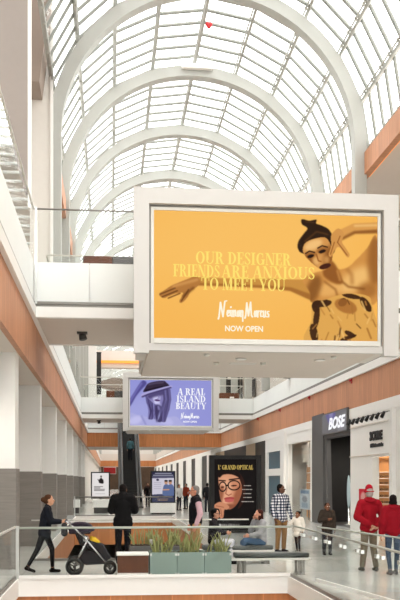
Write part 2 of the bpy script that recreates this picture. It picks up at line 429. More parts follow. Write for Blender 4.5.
# ------------------------------------------------------------------ right side shopfronts
def rwall(name, ya, yb, z0, z1, m, x=9.42, t=.25): return struct(name, MB().box(x, x + t, ya, yb, z0, z1), m)
rwall('wall_header', -8, 192, 4.36, SOF, M['white'], 9.40, .3)
rwall('wall_store_white', 24, 29.45, 0, 4.36, M['white']); rwall('wall_store_white', 31.7, 34.68, 0, 4.36, M['white']); rwall('wall_store_white', 29.45, 31.7, 2.78, 4.36, M['white'])
struct('trim_90', MB().box(9.28, 9.42, 29.0, 29.3, 0, 4.36), M['white'])
struct('trim_91', MB().box(9.38, 9.42, 29.3, 34.7, 3.98, 4.0).box(9.38, 9.42, 29.3, 34.7, 2.84, 2.87), M['soffit'])
struct('wall_store_back', MB().box(11.6, 11.7, 26, 34.7, 0, 4.36), M['ivory'])
struct('wall_store_side', MB().box(9.67, 14, 34.7, 34.8, 0, 4.7), M['white'])
# dark store
rwall('wall_store_dark', 39.0, 41.2, 0, 4.9, M['grey'], 9.36, .3); rwall('wall_store_dark', 34.72, 39.0, 3.75, 4.36, M['grey'], 9.40, .3)
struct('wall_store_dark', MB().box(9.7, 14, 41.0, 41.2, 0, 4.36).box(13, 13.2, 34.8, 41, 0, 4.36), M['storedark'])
struct('floor_store', MB().box(9.7, 13, 34.8, 41, .0, .01), M['grey'])
struct('door_1', MB().prism([(38.2, 0), (38.5, 0), (39.0, 3.75), (38.6, 3.75)], lambda u, v, d: (d, u, v), 9.42, 9.6), M['grey'])
# further stores
rwall('wall_store_white', 41.2, 41.8, 0, 4.36, M['white']); rwall('wall_store_white', 47.3, 49.4, 0, 4.36, M['white']); rwall('wall_store_white', 41.8, 47.3, 3.85, 4.36, M['white'])
struct('pillar', MB().box(9.25, 9.42, 47.5, 48.4, 0, 4.6), M['white'])
struct('wall_store_back', MB().box(10.6, 10.7, 41.8, 47.3, 0, 4.36), M['tan'])
struct('trim_92', MB().box(10.2, 10.3, 41.8, 47.3, 2.9, 3.8).box(9.9, 10.1, 44.2, 44.6, 2.6, 3.84), M['ivory'])
struct('window_51', MB().box(9.5, 9.52, 41.8, 47.3, 0, 3.85), M['glass'])
rwall('wall_store_white', 49.4, 53.4, 2.2, 2.6, M['white']); rwall('wall_store_white', 49.4, 53.4, 3.6, 4.36, M['white'])
struct('window_52', MB().box(9.5, 9.6, 49.4, 53.4, 2.6, 3.6), M['teal']); struct('door_2', MB().box(9.5, 9.6, 49.4, 53.4, 0, 2.2), M['teal'])
rwall('wall_store_white', 53.4, 54.2, 0, 4.36, M['white']); rwall('wall_store_tan', 58, 62, 0, 4.36, M['tan']); rwall('wall_store_tan', 74, 80, 0, 4.36, M['tan'])
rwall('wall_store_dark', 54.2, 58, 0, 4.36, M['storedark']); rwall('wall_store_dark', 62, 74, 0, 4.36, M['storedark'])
y = 80
while y < 190:
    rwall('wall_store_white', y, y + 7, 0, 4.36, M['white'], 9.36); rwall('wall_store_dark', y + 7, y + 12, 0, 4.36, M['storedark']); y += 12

# ------------------------------------------------------------------ glass balustrades
def balustrade(name, label, p0, p1, zb, zt, pane=1.5, frost=None, group=None, rail_r=.03, clamps=True, end_post=None, rail_m='rail', base_m='strip'):
    p0, p1 = Vector(p0), Vector(p1); Lg = (p1 - p0).length; d = (p1 - p0) / Lg; n = max(1, round(Lg / pane)); st = Lg / n
    root = thing(name, label, 'glass balustrade', (p0.x, p0.y, zb), 0, group)
    ang = math.atan2(d.y, d.x); RM = Matrix.Rotation(ang, 4, 'Z')
    def seg(z0, z1, th):
        mb = MB(); mb.xbox(Matrix.Translation((0, 0, (z0 + z1) / 2)) @ RM, st - .014, th, z1 - z0); return mb
    gp = seg(0 if frost is None else frost, zt - zb, .016).mesh('glass_pane')
    fp = seg(.03, frost - .006, .02).mesh('frosted_panel') if frost is not None else None
    cm = MB()
    cm.xbox(Matrix.Translation((0, 0, zt - zb - .13)) @ RM, .09, .05, .05)
    cm = cm.mesh('clamp')
    for i in range(n):
        c = d * (st * (i + .5))
        o = link('glass_pane', gp, M['glass'], root); o.location = c
        if fp: o = link('frosted_panel', fp, M['frost'], root); o.location = c
        if clamps and i:
            for q in (-.12, .12): o = link('clamp', cm, M['steel'], root); o.location = d * (st * i + q)
    h = MB(); h.tube((0, 0, zt - zb), d * Lg + Vector((0, 0, zt - zb)), rail_r, n=8); h.build('handrail', M[rail_m], root)
    b = MB(); b.xbox(Matrix.Translation(d * (Lg / 2) + Vector((0, 0, .03))) @ RM, Lg, .05, .06); b.build('base_channel', M[base_m], root)
    for e in (end_post or ()):
        q = d * (Lg * e); b = MB(); b.box(q.x - .03, q.x + .03, q.y - .03, q.y + .03, 0, zt - zb + .04); b.build('post', M['steel'], root)
    return root
FZ = FL3 - LED - .07
G3 = 'glass balustrades of the upper floor'
for (sx, nm) in ((XL + .03, 'left'), (XR - .03, 'right')):
    for a, b, wh in ((5, 22.3, 'in front of the near bridge'), (27, 58.5, 'between the two bridges'), (63.2, 76, 'beyond the far bridge')):
        if nm == 'right' and a == 5: a = 14
        balustrade('glass_balustrade', 'glass balustrade along the %s upper walkway %s' % (nm, wh), (sx, a, 0), (sx, b, 0), LED + .07, RAIL3, 1.5, FZ, G3, .025, False)
GB = 'glass balustrades of the bridges'
balustrade('glass_balustrade', 'frosted glass balustrade on the near bridge left of the orange billboard', (XL + .04, 22.36, 0), (.86, 22.36, 0), LED + .07, RAIL3, 1.35, FZ, GB, .022, False, (0.02,), 'strip')
balustrade('glass_balustrade', 'glass balustrade on the near bridge right of the orange billboard', (6.4, 22.36, 0), (XR - .04, 22.36, 0), LED + .07, RAIL3, 1.4, FZ, GB, .03, False)
balustrade('glass_balustrade', 'frosted glass balustrade on the rear side of the near bridge', (XL + .04, 26.94, 0), (XR - .04, 26.94, 0), LED + .07, RAIL3, 1.4, FZ, GB, .025, False)
balustrade('glass_balustrade', 'white frosted balustrade of the far bridge behind the blue billboard', (XL + .04, 58.56, 0), (XR - .04, 58.56, 0), LED + .07, RAIL3, 1.4, FZ, GB, .03, False)
balustrade('glass_balustrade', 'glass balustrade on the rear side of the far bridge', (XL + .04, 63.14, 0), (XR - .04, 63.14, 0), LED + .07, RAIL3, 1.4, FZ, GB, .03, False)
balustrade('glass_balustrade', 'frosted balustrade above the far wooden cross fascia', (XL + .04, 76.1, 0), (XR - .04, 76.1, 0), LED + .07, RAIL3, 1.4, FZ, GB, .03, False)
GF = 'glass balustrades around the floor openings'
balustrade('glass_balustrade', 'clear glass balustrade in front of the stroller and planters', (-1.84, 18.04, 0), (3.66, 18.04, 0), 0, 1.0, 1.1, None, GF, .023, False, (0.004,), 'rail2', 'white')
balustrade('glass_balustrade', 'clear glass balustrade with clamps in front of the red-jacketed couple', (3.66, 17.95, 0), (3.66, 5, 0), 0, 1.03, 1.03, None, GF, .018, True, None, 'rail2')
balustrade('glass_balustrade', 'clear glass balustrade at the left edge of the near floor opening', (-1.86, 17.95, 0), (-1.86, 5, 0), 0, 1.02, 1.2, None, GF, .026, False)
balustrade('glass_balustrade', 'clear glass balustrade behind the people and the rear planter', (-1.88, 21.94, 0), (3.4, 21.94, 0), 0, .98, 1.1, None, GF, .016, False)
balustrade('glass_balustrade', 'glass balustrade at the far end below the white poster stand', (-1.9, 49.05, 0), (3.4, 49.05, 0), 0, 1.03, 1.2, None, GF, .035, False, (0.0, .5), 'strip')
balustrade('glass_balustrade', 'slanted glass balustrade just beyond the clamped one', (3.95, 17.0, 0), (4.55, 13.2, 0), 0, 1.05, 1.3, None, GF, .014, False, None, 'rail2', 'white')

# ------------------------------------------------------------------ printed pictures (painted into a vertex grid)
class Paint:
    def __init__(s, rect, W, H, bgc):
        s.x0, s.y0, s.x1, s.y1 = rect; s.W, s.H = W, H
        s.kx, s.ky = W / (s.x1 - s.x0), H / (s.y1 - s.y0)
        s.im = np.ones((H, W, 3)) * np.array(bgc, float)
        s.X, s.Y = np.meshgrid(np.arange(W) + .5, np.arange(H) + .5)
    def blur(s, m, r):
        n = int(max(1, math.ceil(r * 2))); x = np.arange(-n, n + 1); kk = np.exp(-x * x / (2 * r * r)); kk /= kk.sum()
        for ax in (0, 1):
            p = np.pad(m, [(n, n) if a == ax else (0, 0) for a in (0, 1)], mode='edge')
            m = sum(kk[i] * (p[i:i + m.shape[0], :] if ax == 0 else p[:, i:i + m.shape[1]]) for i in range(2 * n + 1))
        return m
    def comp(s, m, col, a=1.): s.im = s.im * (1 - (m * a)[..., None]) + np.array(col, float) * (m * a)[..., None]
    def smooth(s, pts, n=5):
        P = [np.array(p, float) for p in pts]; N = len(P); out = []
        for i in range(N):
            a, b, c, d = P[i - 1], P[i], P[(i + 1) % N], P[(i + 2) % N]
            for t in np.linspace(0, 1, n, endpoint=False):
                out.append(.5 * (2 * b + (c - a) * t + (2 * a - 5 * b + 4 * c - d) * t * t + (3 * b - a - 3 * c + d) * t ** 3))
        return out
    def poly(s, pts, col, soft=.8, a=1., sm=True, clip=None):
        P = s.smooth(pts) if sm else [np.array(p, float) for p in pts]
        P = [((p[0] - s.x0) * s.kx, (p[1] - s.y0) * s.ky) for p in P]
        m = np.zeros((s.H, s.W), bool)
        for i in range(len(P)):
            (xa, ya), (xb, yb) = P[i - 1], P[i]
            if ya == yb: continue
            c = ((ya > s.Y) != (yb > s.Y)) & (s.X < (xb - xa) * (s.Y - ya) / (yb - ya) + xa); m ^= c
        m = m.astype(float)
        if soft: m = s.blur(m, soft)
        if clip is not None: m = m * clip
        s.comp(m, col, a); return m
    def ell(s, c, r, col, rot=0, soft=.8, a=1., clip=None):
        pts = [(c[0] + r[0] * math.cos(t) * math.cos(R(rot)) - r[1] * math.sin(t) * math.sin(R(rot)), c[1] + r[0] * math.cos(t) * math.sin(R(rot)) + r[1] * math.sin(t) * math.cos(R(rot))) for t in np.linspace(0, 2 * math.pi, 20, endpoint=False)]
        return s.poly(pts, col, soft, a, False, clip)
    def line(s, pts, w, col, soft=.6, a=1., clip=None):
        m = np.zeros((s.H, s.W)); w = w if isinstance(w, (list, tuple)) else [w] * len(pts)
        for i in range(len(pts) - 1):
            ax, ay = (pts[i][0] - s.x0) * s.kx, (pts[i][1] - s.y0) * s.ky; bx, by = (pts[i + 1][0] - s.x0) * s.kx, (pts[i + 1][1] - s.y0) * s.ky
            dx, dy = bx - ax, by - ay; t = np.clip(((s.X - ax) * dx + (s.Y - ay) * dy) / (dx * dx + dy * dy + 1e-9), 0, 1)
            d = np.hypot(s.X - ax - t * dx, s.Y - ay - t * dy); ww = (w[i] * (1 - t) + w[i + 1] * t) / 2 * s.kx
            m = np.maximum(m, np.clip(ww - d + .5, 0, 1))
        if soft: m = s.blur(m, soft)
        if clip is not None: m = m * clip
        s.comp(m, col, a); return m
    def build(s, name, fn, m, parent):
        # fn(u, v) -> point; one quad grid with a colour attribute
        W, H = s.W, s.H; vs = [fn((i + .0) / (W - 1), (j + .0) / (H - 1)) for j in range(H) for i in range(W)]
        o = wloc(parent); vs = [(a - o[0], b - o[1], c - o[2]) for a, b, c in vs]
        fs = [(j * W + i, (j + 1) * W + i, (j + 1) * W + i + 1, j * W + i + 1) for j in range(H - 1) for i in range(W - 1)]
        me = bpy.data.meshes.new(name); me.from_pydata(vs, [], fs)
        at = me.color_attributes.new('print', 'FLOAT_COLOR', 'POINT')
        c = np.clip(s.im, 0, 255) / 255; c = np.where(c <= .04045, c / 12.92, ((c + .055) / 1.055) ** 2.4)
        at.data.foreach_set('color', np.concatenate([c, np.ones((H, W, 1))], 2).astype(np.float32).ravel())
        return link(name, me, m, parent)
M['print'] = vc_mat('backlit print', .95)
M['matte'] = vc_mat('matte print', 0.)
_n = M['matte'].node_tree; _n.links.new([q for q in _n.nodes if q.type == 'ATTRIBUTE'][0].outputs['Color'], _n.nodes['Principled BSDF'].inputs['Base Color'])

# ------------------------------------------------------------------ lettering
HL = .06
def g_ring(cx, cy, rx, ry, a0, a1, T=.2, t=HL, n=14):
    out = []; P = []
    for i in range(n + 1):
        a = R(a0 + (a1 - a0) * i / n); P.append(((cx + rx * math.cos(a), cy + ry * math.sin(a)), (cx + (rx - T) * math.cos(a), cy + (ry - t) * math.sin(a))))
    for i in range(n): out.append([P[i][0], P[i + 1][0], P[i + 1][1], P[i][1]])
    return out
def g_r(x0, y0, x1, y1): return [[(x0, y0), (x1, y0), (x1, y1), (x0, y1)]]
def g_d(x0, y0, x1, y1, w): return [[(x0, y0), (x0 + w, y0), (x1 + w, y1), (x1, y1)]]
STEM = g_r(.1, 0, .3, 1) + g_r(0, 0, .3, HL) + g_r(0, 1 - HL, .3, 1)
GL = {
 'A': (.86, g_d(.06, 0, .38, 1, .07) + g_d(.58, 0, .34, 1, .2) + g_r(.2, .3, .62, .3 + HL) + g_r(0, 0, .22, HL) + g_r(.5, 0, .86, HL)),
 'B': (.72, STEM + g_ring(.3, .76, .33, .24, -90, 90) + g_ring(.3, .26, .38, .26, -90, 90)),
 'C': (.78, g_ring(.42, .5, .38, .5, 48, 312) + g_r(.64, .62, .7, .95)),
 'D': (.82, STEM + g_ring(.3, .5, .48, .5, -90, 90)),
 'E': (.66, STEM + g_r(.3, 1 - HL, .62, 1) + g_r(.3, .48, .5, .48 + HL) + g_r(.3, 0, .62, HL) + g_r(.56, .72, .62, 1) + g_r(.56, 0, .62, .28) + g_r(.45, .38, .5, .64)),
 'F': (.64, STEM + g_r(.3, 1 - HL, .62, 1) + g_r(.3, .48, .5, .48 + HL) + g_r(.56, .72, .62, 1) + g_r(.45, .38, .5, .64) + g_r(.3, 0, .42, HL)),
 'G': (.86, g_ring(.42, .5, .38, .5, 48, 312) + g_r(.62, .62, .68, .95) + g_r(.58, .04, .78, .42) + g_r(.48, .4, .86, .4 + HL)),
 'I': (.42, STEM + g_r(.3, 0, .4, HL) + g_r(.3, 1 - HL, .4, 1)),
 'L': (.66, STEM + g_r(.3, 0, .62, HL) + g_r(.56, 0, .62, .34) + g_r(.3, 1 - HL, .4, 1)),
 'M': (1.06, g_r(.1, 0, .16, 1) + g_d(.42, 0, .1, 1, .2) + g_d(.5, 0, .76, 1, .06) + g_r(.76, 0, .96, 1) + g_r(0, 0, .26, HL) + g_r(.68, 0, 1.04, HL)),
 'N': (.88, g_r(.1, 0, .16, 1) + g_d(.58, 0, .08, 1, .2) + g_r(.72, 0, .78, 1) + g_r(0, 0, .26, HL) + g_r(.62, 1 - HL, .88, 1) + g_r(0, 1 - HL, .2, 1)),
 'O': (.86, g_ring(.43, .5, .41, .5, 0, 360, n=24)),
 'P': (.7, STEM + g_ring(.3, .73, .36, .27, -90, 90) + g_r(.3, 0, .4, HL)),
 'R': (.82, STEM + g_ring(.3, .73, .36, .27, -90, 90) + g_d(.58, 0, .36, .48, .19) + g_r(.3, 0, .4, HL) + g_r(.6, 0, .84, HL)),
 'S': (.62, g_ring(.31, .75, .25, .25, 20, 270, .11) + g_ring(.31, .26, .27, .26, -160, 90, .11) + [[(.07, .72), (.2, .74), (.56, .3), (.44, .26)]] + g_r(.5, .68, .55, .95) + g_r(.05, .04, .1, .33)),
 'T': (.78, g_r(.28, 0, .48, 1) + g_r(0, 1 - HL, .76, 1) + g_r(0, .72, .06, 1) + g_r(.7, .72, .76, 1) + g_r(.18, 0, .58, HL)),
 'U': (.88, g_r(.1, .3, .3, 1) + g_ring(.43, .3, .33, .3, 180, 360, .12) + g_r(.7, .3, .76, 1) + g_r(0, 1 - HL, .4, 1) + g_r(.62, 1 - HL, .86, 1)),
 'X': (.86, g_d(.58, 0, .06, 1, .22) + g_d(.08, 0, .68, 1, .06) + g_r(0, 0, .26, HL) + g_r(.5, 0, .86, HL) + g_r(0, 1 - HL, .36, 1) + g_r(.58, 1 - HL, .84, 1)),
 'Y': (.82, g_r(.31, 0, .51, .47) + g_d(.31, .42, .05, 1, .2) + g_d(.46, .42, .68, 1, .06) + g_r(.2, 0, .62, HL) + g_r(0, 1 - HL, .34, 1) + g_r(.56, 1 - HL, .82, 1)),
 "'": (.2, g_r(.05, .66, .14, 1)), ' ': (.3, []),
}
def serif_polys(txt, gap=.03):
    x, out = 0, []
    for ch in txt:
        w, ps = GL[ch]; out += [[(x + a, b) for a, b in p] for p in ps]; x += w + gap
    return out
def hull(pts):
    pts = sorted(set((round(a, 5), round(b, 5)) for a, b in pts)); 
    def half(ps):
        h = []
        for p in ps:
            while len(h) > 1 and (h[-1][0] - h[-2][0]) * (p[1] - h[-2][1]) - (h[-1][1] - h[-2][1]) * (p[0] - h[-2][0]) <= 0: h.pop()
            h.append(p)
        return h
    a, b = half(pts), half(pts[::-1]); return a[:-1] + b[:-1]
def nib(strokes, w=.1, h=.05):
    out = []
    for st in strokes:
        for (a, b) in zip(st[:-1], st[1:]): out.append(hull([(p[0] + q * w / 2, p[1] + r_ * h / 2) for p in (a, b) for q in (-1, 1) for r_ in (-1, 1)]))
    return out
SCR = {'N': (.62, [[(0, -.18), (.06, .02), (.16, .95), (.34, -.02), (.48, 1.02), (.6, 1.05)]]),
 'e': (.2, [[(.02, .2), (.14, .28), (.13, .42), (.04, .4), (.01, .18), (.06, .02), (.18, .08)]]),
 'i': (.12, [[(.03, .42), (.02, .06), (.1, .04)], [(.06, .6), (.08, .66)]]),
 'm': (.38, [[(.02, .42), (.02, 0)], [(.02, .3), (.1, .43), (.15, .36), (.15, 0)], [(.15, .3), (.24, .43), (.28, .36), (.28, .06), (.36, .04)]]),
 'a': (.24, [[(.17, .4), (.06, .4), (.02, .2), (.06, .02), (.14, .08), (.18, .42)], [(.17, .3), (.16, .04), (.24, .06)]]),
 'n': (.26, [[(.02, .42), (.02, 0)], [(.02, .3), (.1, .43), (.16, .36), (.15, .04), (.15, -.3)]]),
 'M': (.66, [[(0, -.1), (.06, .1), (.14, .95), (.26, .06), (.42, 1.0), (.48, .1), (.56, 0)]]),
 'r': (.18, [[(.02, .42), (.02, 0)], [(.02, .28), (.1, .42), (.17, .4)]]),
 'c': (.2, [[(.16, .36), (.08, .43), (.02, .24), (.05, .04), (.16, .06)]]),
 'u': (.26, [[(.02, .42), (.02, .08), (.08, .0), (.16, .08), (.17, .42)], [(.17, .3), (.17, .04), (.24, .04)]]),
 's': (.18, [[(.14, .4), (.05, .38), (.04, .28), (.14, .16), (.12, .02), (.0, .03)]]), ' ': (.02, [])}
def script_polys(txt):
    x, out = 0, []
    for ch in txt:
        w, st = SCR[ch]; out += nib([[(x + a, b) for a, b in s_] for s_ in st], .11, .06); x += w + .015
    return out
def font_polys(txt, shear=0., bold=0.):
    c = bpy.data.curves.new('t', 'FONT'); c.body = txt; c.offset = bold; c.resolution_u = 3
    o = bpy.data.objects.new('t', c); scn.collection.objects.link(o); bpy.context.view_layer.update()
    me = bpy.data.meshes.new_from_object(o.evaluated_get(bpy.context.evaluated_depsgraph_get()))
    ps = [[(me.vertices[i].co.x + shear * me.vertices[i].co.y, me.vertices[i].co.y) for i in p.vertices] for p in me.polygons]
    bpy.data.objects.remove(o); bpy.data.curves.remove(c); bpy.data.meshes.remove(me); return ps
def letter(name, polys, rect, fn, d0, d1, m, parent, label=None):
    # scale polygons into rect (u0, u1, v0, v1) and extrude from d0 to d1 through fn
    xs = [a for p in polys for a, b in p]; ys = [b for p in polys for a, b in p]
    x0, x1, y0, y1 = min(xs), max(xs), min(ys), max(ys); mb = MB()
    for p in polys:
        q = [(rect[0] + (a - x0) / (x1 - x0) * (rect[1] - rect[0]), rect[2] + (b - y0) / (y1 - y0) * (rect[3] - rect[2])) for a, b in p]
        mb.prism(q, fn, d0, d1)
    o = mb.build(name, m, parent, True)
    if label: o['label'] = label
    return o

# ------------------------------------------------------------------ billboards hanging at the bridges
def billboard(label, y, paint, px, dx=0., dz=0.):
    # px: photo-frame rectangle the print was drawn in; y: front plane
    r = thing('billboard', label, 'billboard', (3.52, y, 4.83), 0, 'billboards at the bridges')
    b = MB()
    b.box(.52, .86, y - .12, y + .1, 4.76, 8.42).box(6.18, 6.52, y - .12, y + .1, 4.76, 8.42).box(.86, 6.18, y - .12, y + .1, 8.07, 8.42).box(.86, 6.18, y - .02, y + .1, 4.83, 4.99)
    b.build('frame', M['sign'], r, True)
    b = MB(); t = .045
    b.box(.86, .86 + t, y + .02, y + .12, 4.99, 8.07).box(6.18 - t, 6.18, y + .02, y + .12, 4.99, 8.07).box(.86 + t, 6.18 - t, y + .02, y + .12, 8.07 - .05, 8.07)
    b.build('shadow_gap', M['strip'], r, True)
    b = MB()
    b.box(.905, .97, y - .01, y + .12, 4.99, 8.02).box(6.07, 6.135, y - .01, y + .12, 4.99, 8.02).box(.97, 6.07, y - .01, y + .12, 7.955, 8.02).box(.97, 6.07, y - .06, y + .12, 4.99, 5.1)
    b.build('inner_frame', M['rail'], r, True)
    b = MB(); b.box(.62, 6.42, y + .12, y + 2.25, 4.9, 8.36).box(.8, 6.08, y + 2.25, y + 5.1, 4.9, 5.9)
    b.build('housing', M['ivory'], r, True)
    b = MB(); b.box(.86, 6.08, y + .1, y + 5.1, 4.84, 4.9)
    b.build('underside', M['soffit'], r, True)
    for x, yy in ((2.6, 2.0), (3.75, 1.9), (2.2, .5), (5.2, .6)):
        b = MB(); b.lathe([(.04, 4.78), (.07, 4.8), (.07, 4.84)], (x, y + yy, 0), 12); b.build('fixture', M['rail'], r, True)
    b = MB(); b.box(2.95, 3.6, y + 1.95, y + 2.25, 4.825, 4.84); b.build('access_panel', M['ivory'], r, True)
    paint.build('print', lambda u, v: (.97 + u * 5.1, y + .03, 7.955 - v * 2.855), M['print'], r)
    r.location.x += dx; r.location.z += dz
    return r
def onboard(px, y0=20.0):
    # photo-frame pixel on the print -> board coordinates
    x0, ya, x1, yb = px
    return lambda u, v, d: (.97 + (u - x0) / (x1 - x0) * 5.1, d, 7.955 - (v - ya) / (yb - ya) * 2.855)

c2 = lambda a, b: (270 + a / 3.077, 190 + b / 3.077); c1 = lambda a, b: (140 + a / 3.077, 190 + b / 3.077)
P = Paint((153, 211, 378, 341), 540, 312, (251, 186, 88))
P.ell((250, 250), (110, 60), (255, 200, 108), 0, 60, .6)
sk, sd, dk = (226, 168, 92), (176, 112, 48), (58, 32, 12)
P.line([c1(165, 282), c1(300, 284), c1(400, 284), c2(60, 288), c2(120, 300)], [8, 7, 9, 11, 20], (206, 146, 66), 1.2)
P.line([c1(165, 292), c1(300, 294), c1(400, 297), c2(60, 302), c2(120, 325)], [3, 2.5, 3, 4, 6], (160, 100, 40), 1.6, .8)
P.poly([c1(*q) for q in ((56, 326), (75, 312), (95, 298), (140, 278), (168, 268), (182, 284), (172, 300), (152, 315), (142, 335), (124, 352), (118, 345), (130, 322), (110, 322), (85, 332), (70, 338))], (184, 122, 58), .8)
P.line([c1(100, 300), c1(150, 285), c1(172, 278)], 3, (222, 160, 88), 2, .7); P.line([c1(130, 330), c1(160, 305)], 3, (120, 70, 26), 2, .7)
for a, b in (((60, 326), (105, 306)), ((66, 334), (112, 314)), ((84, 338), (120, 322)), ((124, 346), (146, 310))): P.line([c1(*a), c1(*b)], 1.2, (96, 54, 18), .9, .9)
sk_m = P.poly([c2(*q) for q in ((98, 272), (140, 246), (190, 238), (235, 230), (268, 200), (300, 165), (330, 130), (335, 330), (230, 345), (130, 345), (118, 308))], (214, 148, 72), 1.4)
P.ell(c2(262, 268), (20, 10), (248, 196, 118), -38, 8, .9, sk_m); P.ell(c2(180, 300), (14, 7), (240, 182, 104), -10, 5, .8, sk_m); P.ell(c2(130, 302), (7, 16), (128, 76, 28), 20, 5, .8, sk_m); P.ell(c2(322, 205), (7, 26), (150, 92, 38), 0, 6, .8, sk_m); P.ell(c2(300, 300), (10, 8), (160, 100, 42), 0, 6, .7, sk_m)
P.line([c2(205, 262), c2(240, 290), c2(290, 296)], 2, (130, 76, 28), 2.2, .8, sk_m); P.line([c2(165, 275), c2(200, 300), c2(208, 330)], 2, (140, 84, 34), 2.2, .7, sk_m); P.line([c2(236, 234), c2(250, 250), c2(252, 280)], 3, (166, 104, 46), 4, .7, sk_m)
P.poly([c2(*q) for q in ((176, 205), (202, 225), (222, 276), (196, 280), (160, 252))], (150, 90, 36), 2.5); P.line([c2(205, 240), c2(214, 270)], 2, (214, 150, 76), 2, .8)
P.line([c2(330, 98), c2(260, 102), c2(213, 122)], [10, 9, 7], (224, 160, 82), 1.2); P.line([c2(330, 112), c2(260, 117), c2(220, 138)], [4, 3, 3], (140, 84, 34), 2, .9); P.line([c2(330, 92), c2(260, 96)], 2, (250, 204, 130), 2, .8)
P.poly([c2(*q) for q in ((94, 80), (95, 96), (112, 108), (100, 126), (84, 150), (82, 172), (97, 188), (150, 190), (192, 186), (198, 150), (180, 112), (156, 98), (139, 92), (140, 80), (118, 84))], (44, 24, 8), 1.)
P.line([c2(104, 150), c2(140, 118), c2(176, 126)], 1.4, (104, 66, 28), 1.6, .8); P.line([c2(106, 88), c2(132, 90)], 1, (96, 60, 24), 1, .7)
fc = P.poly([c2(*q) for q in ((97, 176), (106, 154), (135, 140), (168, 136), (185, 160), (190, 192), (184, 218), (168, 238), (150, 236), (120, 212), (104, 194))], (216, 152, 80), .8)
P.ell(c2(130, 160), (10, 5), (250, 200, 128), -25, 4, .9, fc); P.ell(c2(182, 200), (6, 14), (132, 76, 28), 10, 5, .9, fc); P.ell(c2(118, 214), (5, 9), (140, 82, 32), -30, 4, .8, fc); P.ell(c2(138, 212), (3, 4), (240, 186, 112), -20, 3, .8, fc); P.ell(c2(172, 206), (3, 4), (226, 166, 92), 0, 3, .7, fc); P.ell(c2(122, 192), (6, 3.4), (150, 92, 40), -18, 2.5, .8, fc); P.ell(c2(158, 176), (6, 3.4), (150, 92, 40), -18, 2.5, .8, fc)
for e, w in ((c2(122, 196), (3.6, 1.7)), (c2(158, 180), (3.8, 1.7))): P.ell(e, w, (38, 18, 6), -18, .7)
P.line([c2(106, 188), c2(118, 180), c2(134, 184)], 1.3, (50, 26, 10), .6); P.line([c2(144, 170), c2(158, 162), c2(174, 166)], 1.3, (50, 26, 10), .6)
P.line([c2(140, 190), c2(146, 210), c2(154, 212)], 1.2, (150, 88, 36), .8); P.ell(c2(167, 227), (6.2, 2.6), (70, 30, 16), -18, .7)
P.poly([c2(*q) for q in ((186, 128), (208, 106), (226, 122), (220, 148), (232, 168), (244, 188), (236, 196), (212, 166), (200, 172), (186, 196), (178, 190), (186, 160))], (216, 152, 78), .7)
for a, b in (((206, 150), (236, 190)), ((196, 150), (184, 188)), ((214, 130), (206, 150))): P.line([c2(*a), c2(*b)], 1., (146, 86, 34), .6, .9)
dr = P.poly([c2(*q) for q in ((128, 342), (165, 334), (200, 320), (250, 311), (300, 318), (314, 345), (324, 470), (112, 470), (124, 400))], (228, 170, 84), .8)
rg = random.Random(3)
for q, w in (((150, 345), (9, 4)), ((138, 352), (4, 7)), ((132, 440), (4, 10)), ((140, 390), (3, 12)), ((250, 320), (10, 2.5)), ((295, 345), (4, 9)), ((222, 340), (5, 4)), ((245, 440), (6, 2.5)), ((240, 452), (9, 2)), ((170, 345), (6, 3))):
    P.ell(c2(*q), w, (62, 34, 12), rg.uniform(-40, 40), .8, .95, dr)
P.ell(c2(232, 352), (12, 7), (168, 104, 44), 20, 1.5, .8, dr)
for i in range(34):
    a = (rg.uniform(126, 318), rg.uniform(330, 465)); P.line([c2(*a), c2(a[0] + rg.uniform(-14, 14), a[1] + rg.uniform(10, 34))], rg.uniform(.7, 2), rg.choice([(90, 54, 20), (170, 112, 48), (196, 134, 62), (244, 196, 116)]), .9, .8, dr)
BB1 = billboard('huge orange billboard with a reclining woman hung on the near bridge', 20.0, P, None)
fn = onboard((153, 211, 378, 341)); yl = BB1.location.y + .03
M['ink'] = glow('pale yellow ink', (253, 224, 104), .97); M['inkw'] = glow('cream white ink', (255, 246, 220), .97)
letter('headline', serif_polys('OUR DESIGNER'), (194.5, 290, 264, 251.5), fn, yl - .006, yl - .002, M['ink'], BB1)
letter('headline', serif_polys('FRIENDS') , (172, 218, 277.6, 265), fn, yl - .006, yl - .002, M['ink'], BB1)
letter('headline', serif_polys('ARE ANXIOUS'), (220, 313.5, 277.6, 265), fn, yl - .006, yl - .002, M['ink'], BB1)
letter('headline', serif_polys('TO MEET YOU'), (200, 284, 290.5, 278), fn, yl - .006, yl - .002, M['ink'], BB1)
letter('logo', script_polys('Neiman Marcus'), (216, 268, 322.5, 301), fn, yl - .006, yl - .002, M['inkw'], BB1, 'cream white script logo')
letter('tagline', font_polys('NOW OPEN', 0, .03), (223.5, 261.5, 332.6, 326.6), fn, yl - .006, yl - .002, M['inkw'], BB1)

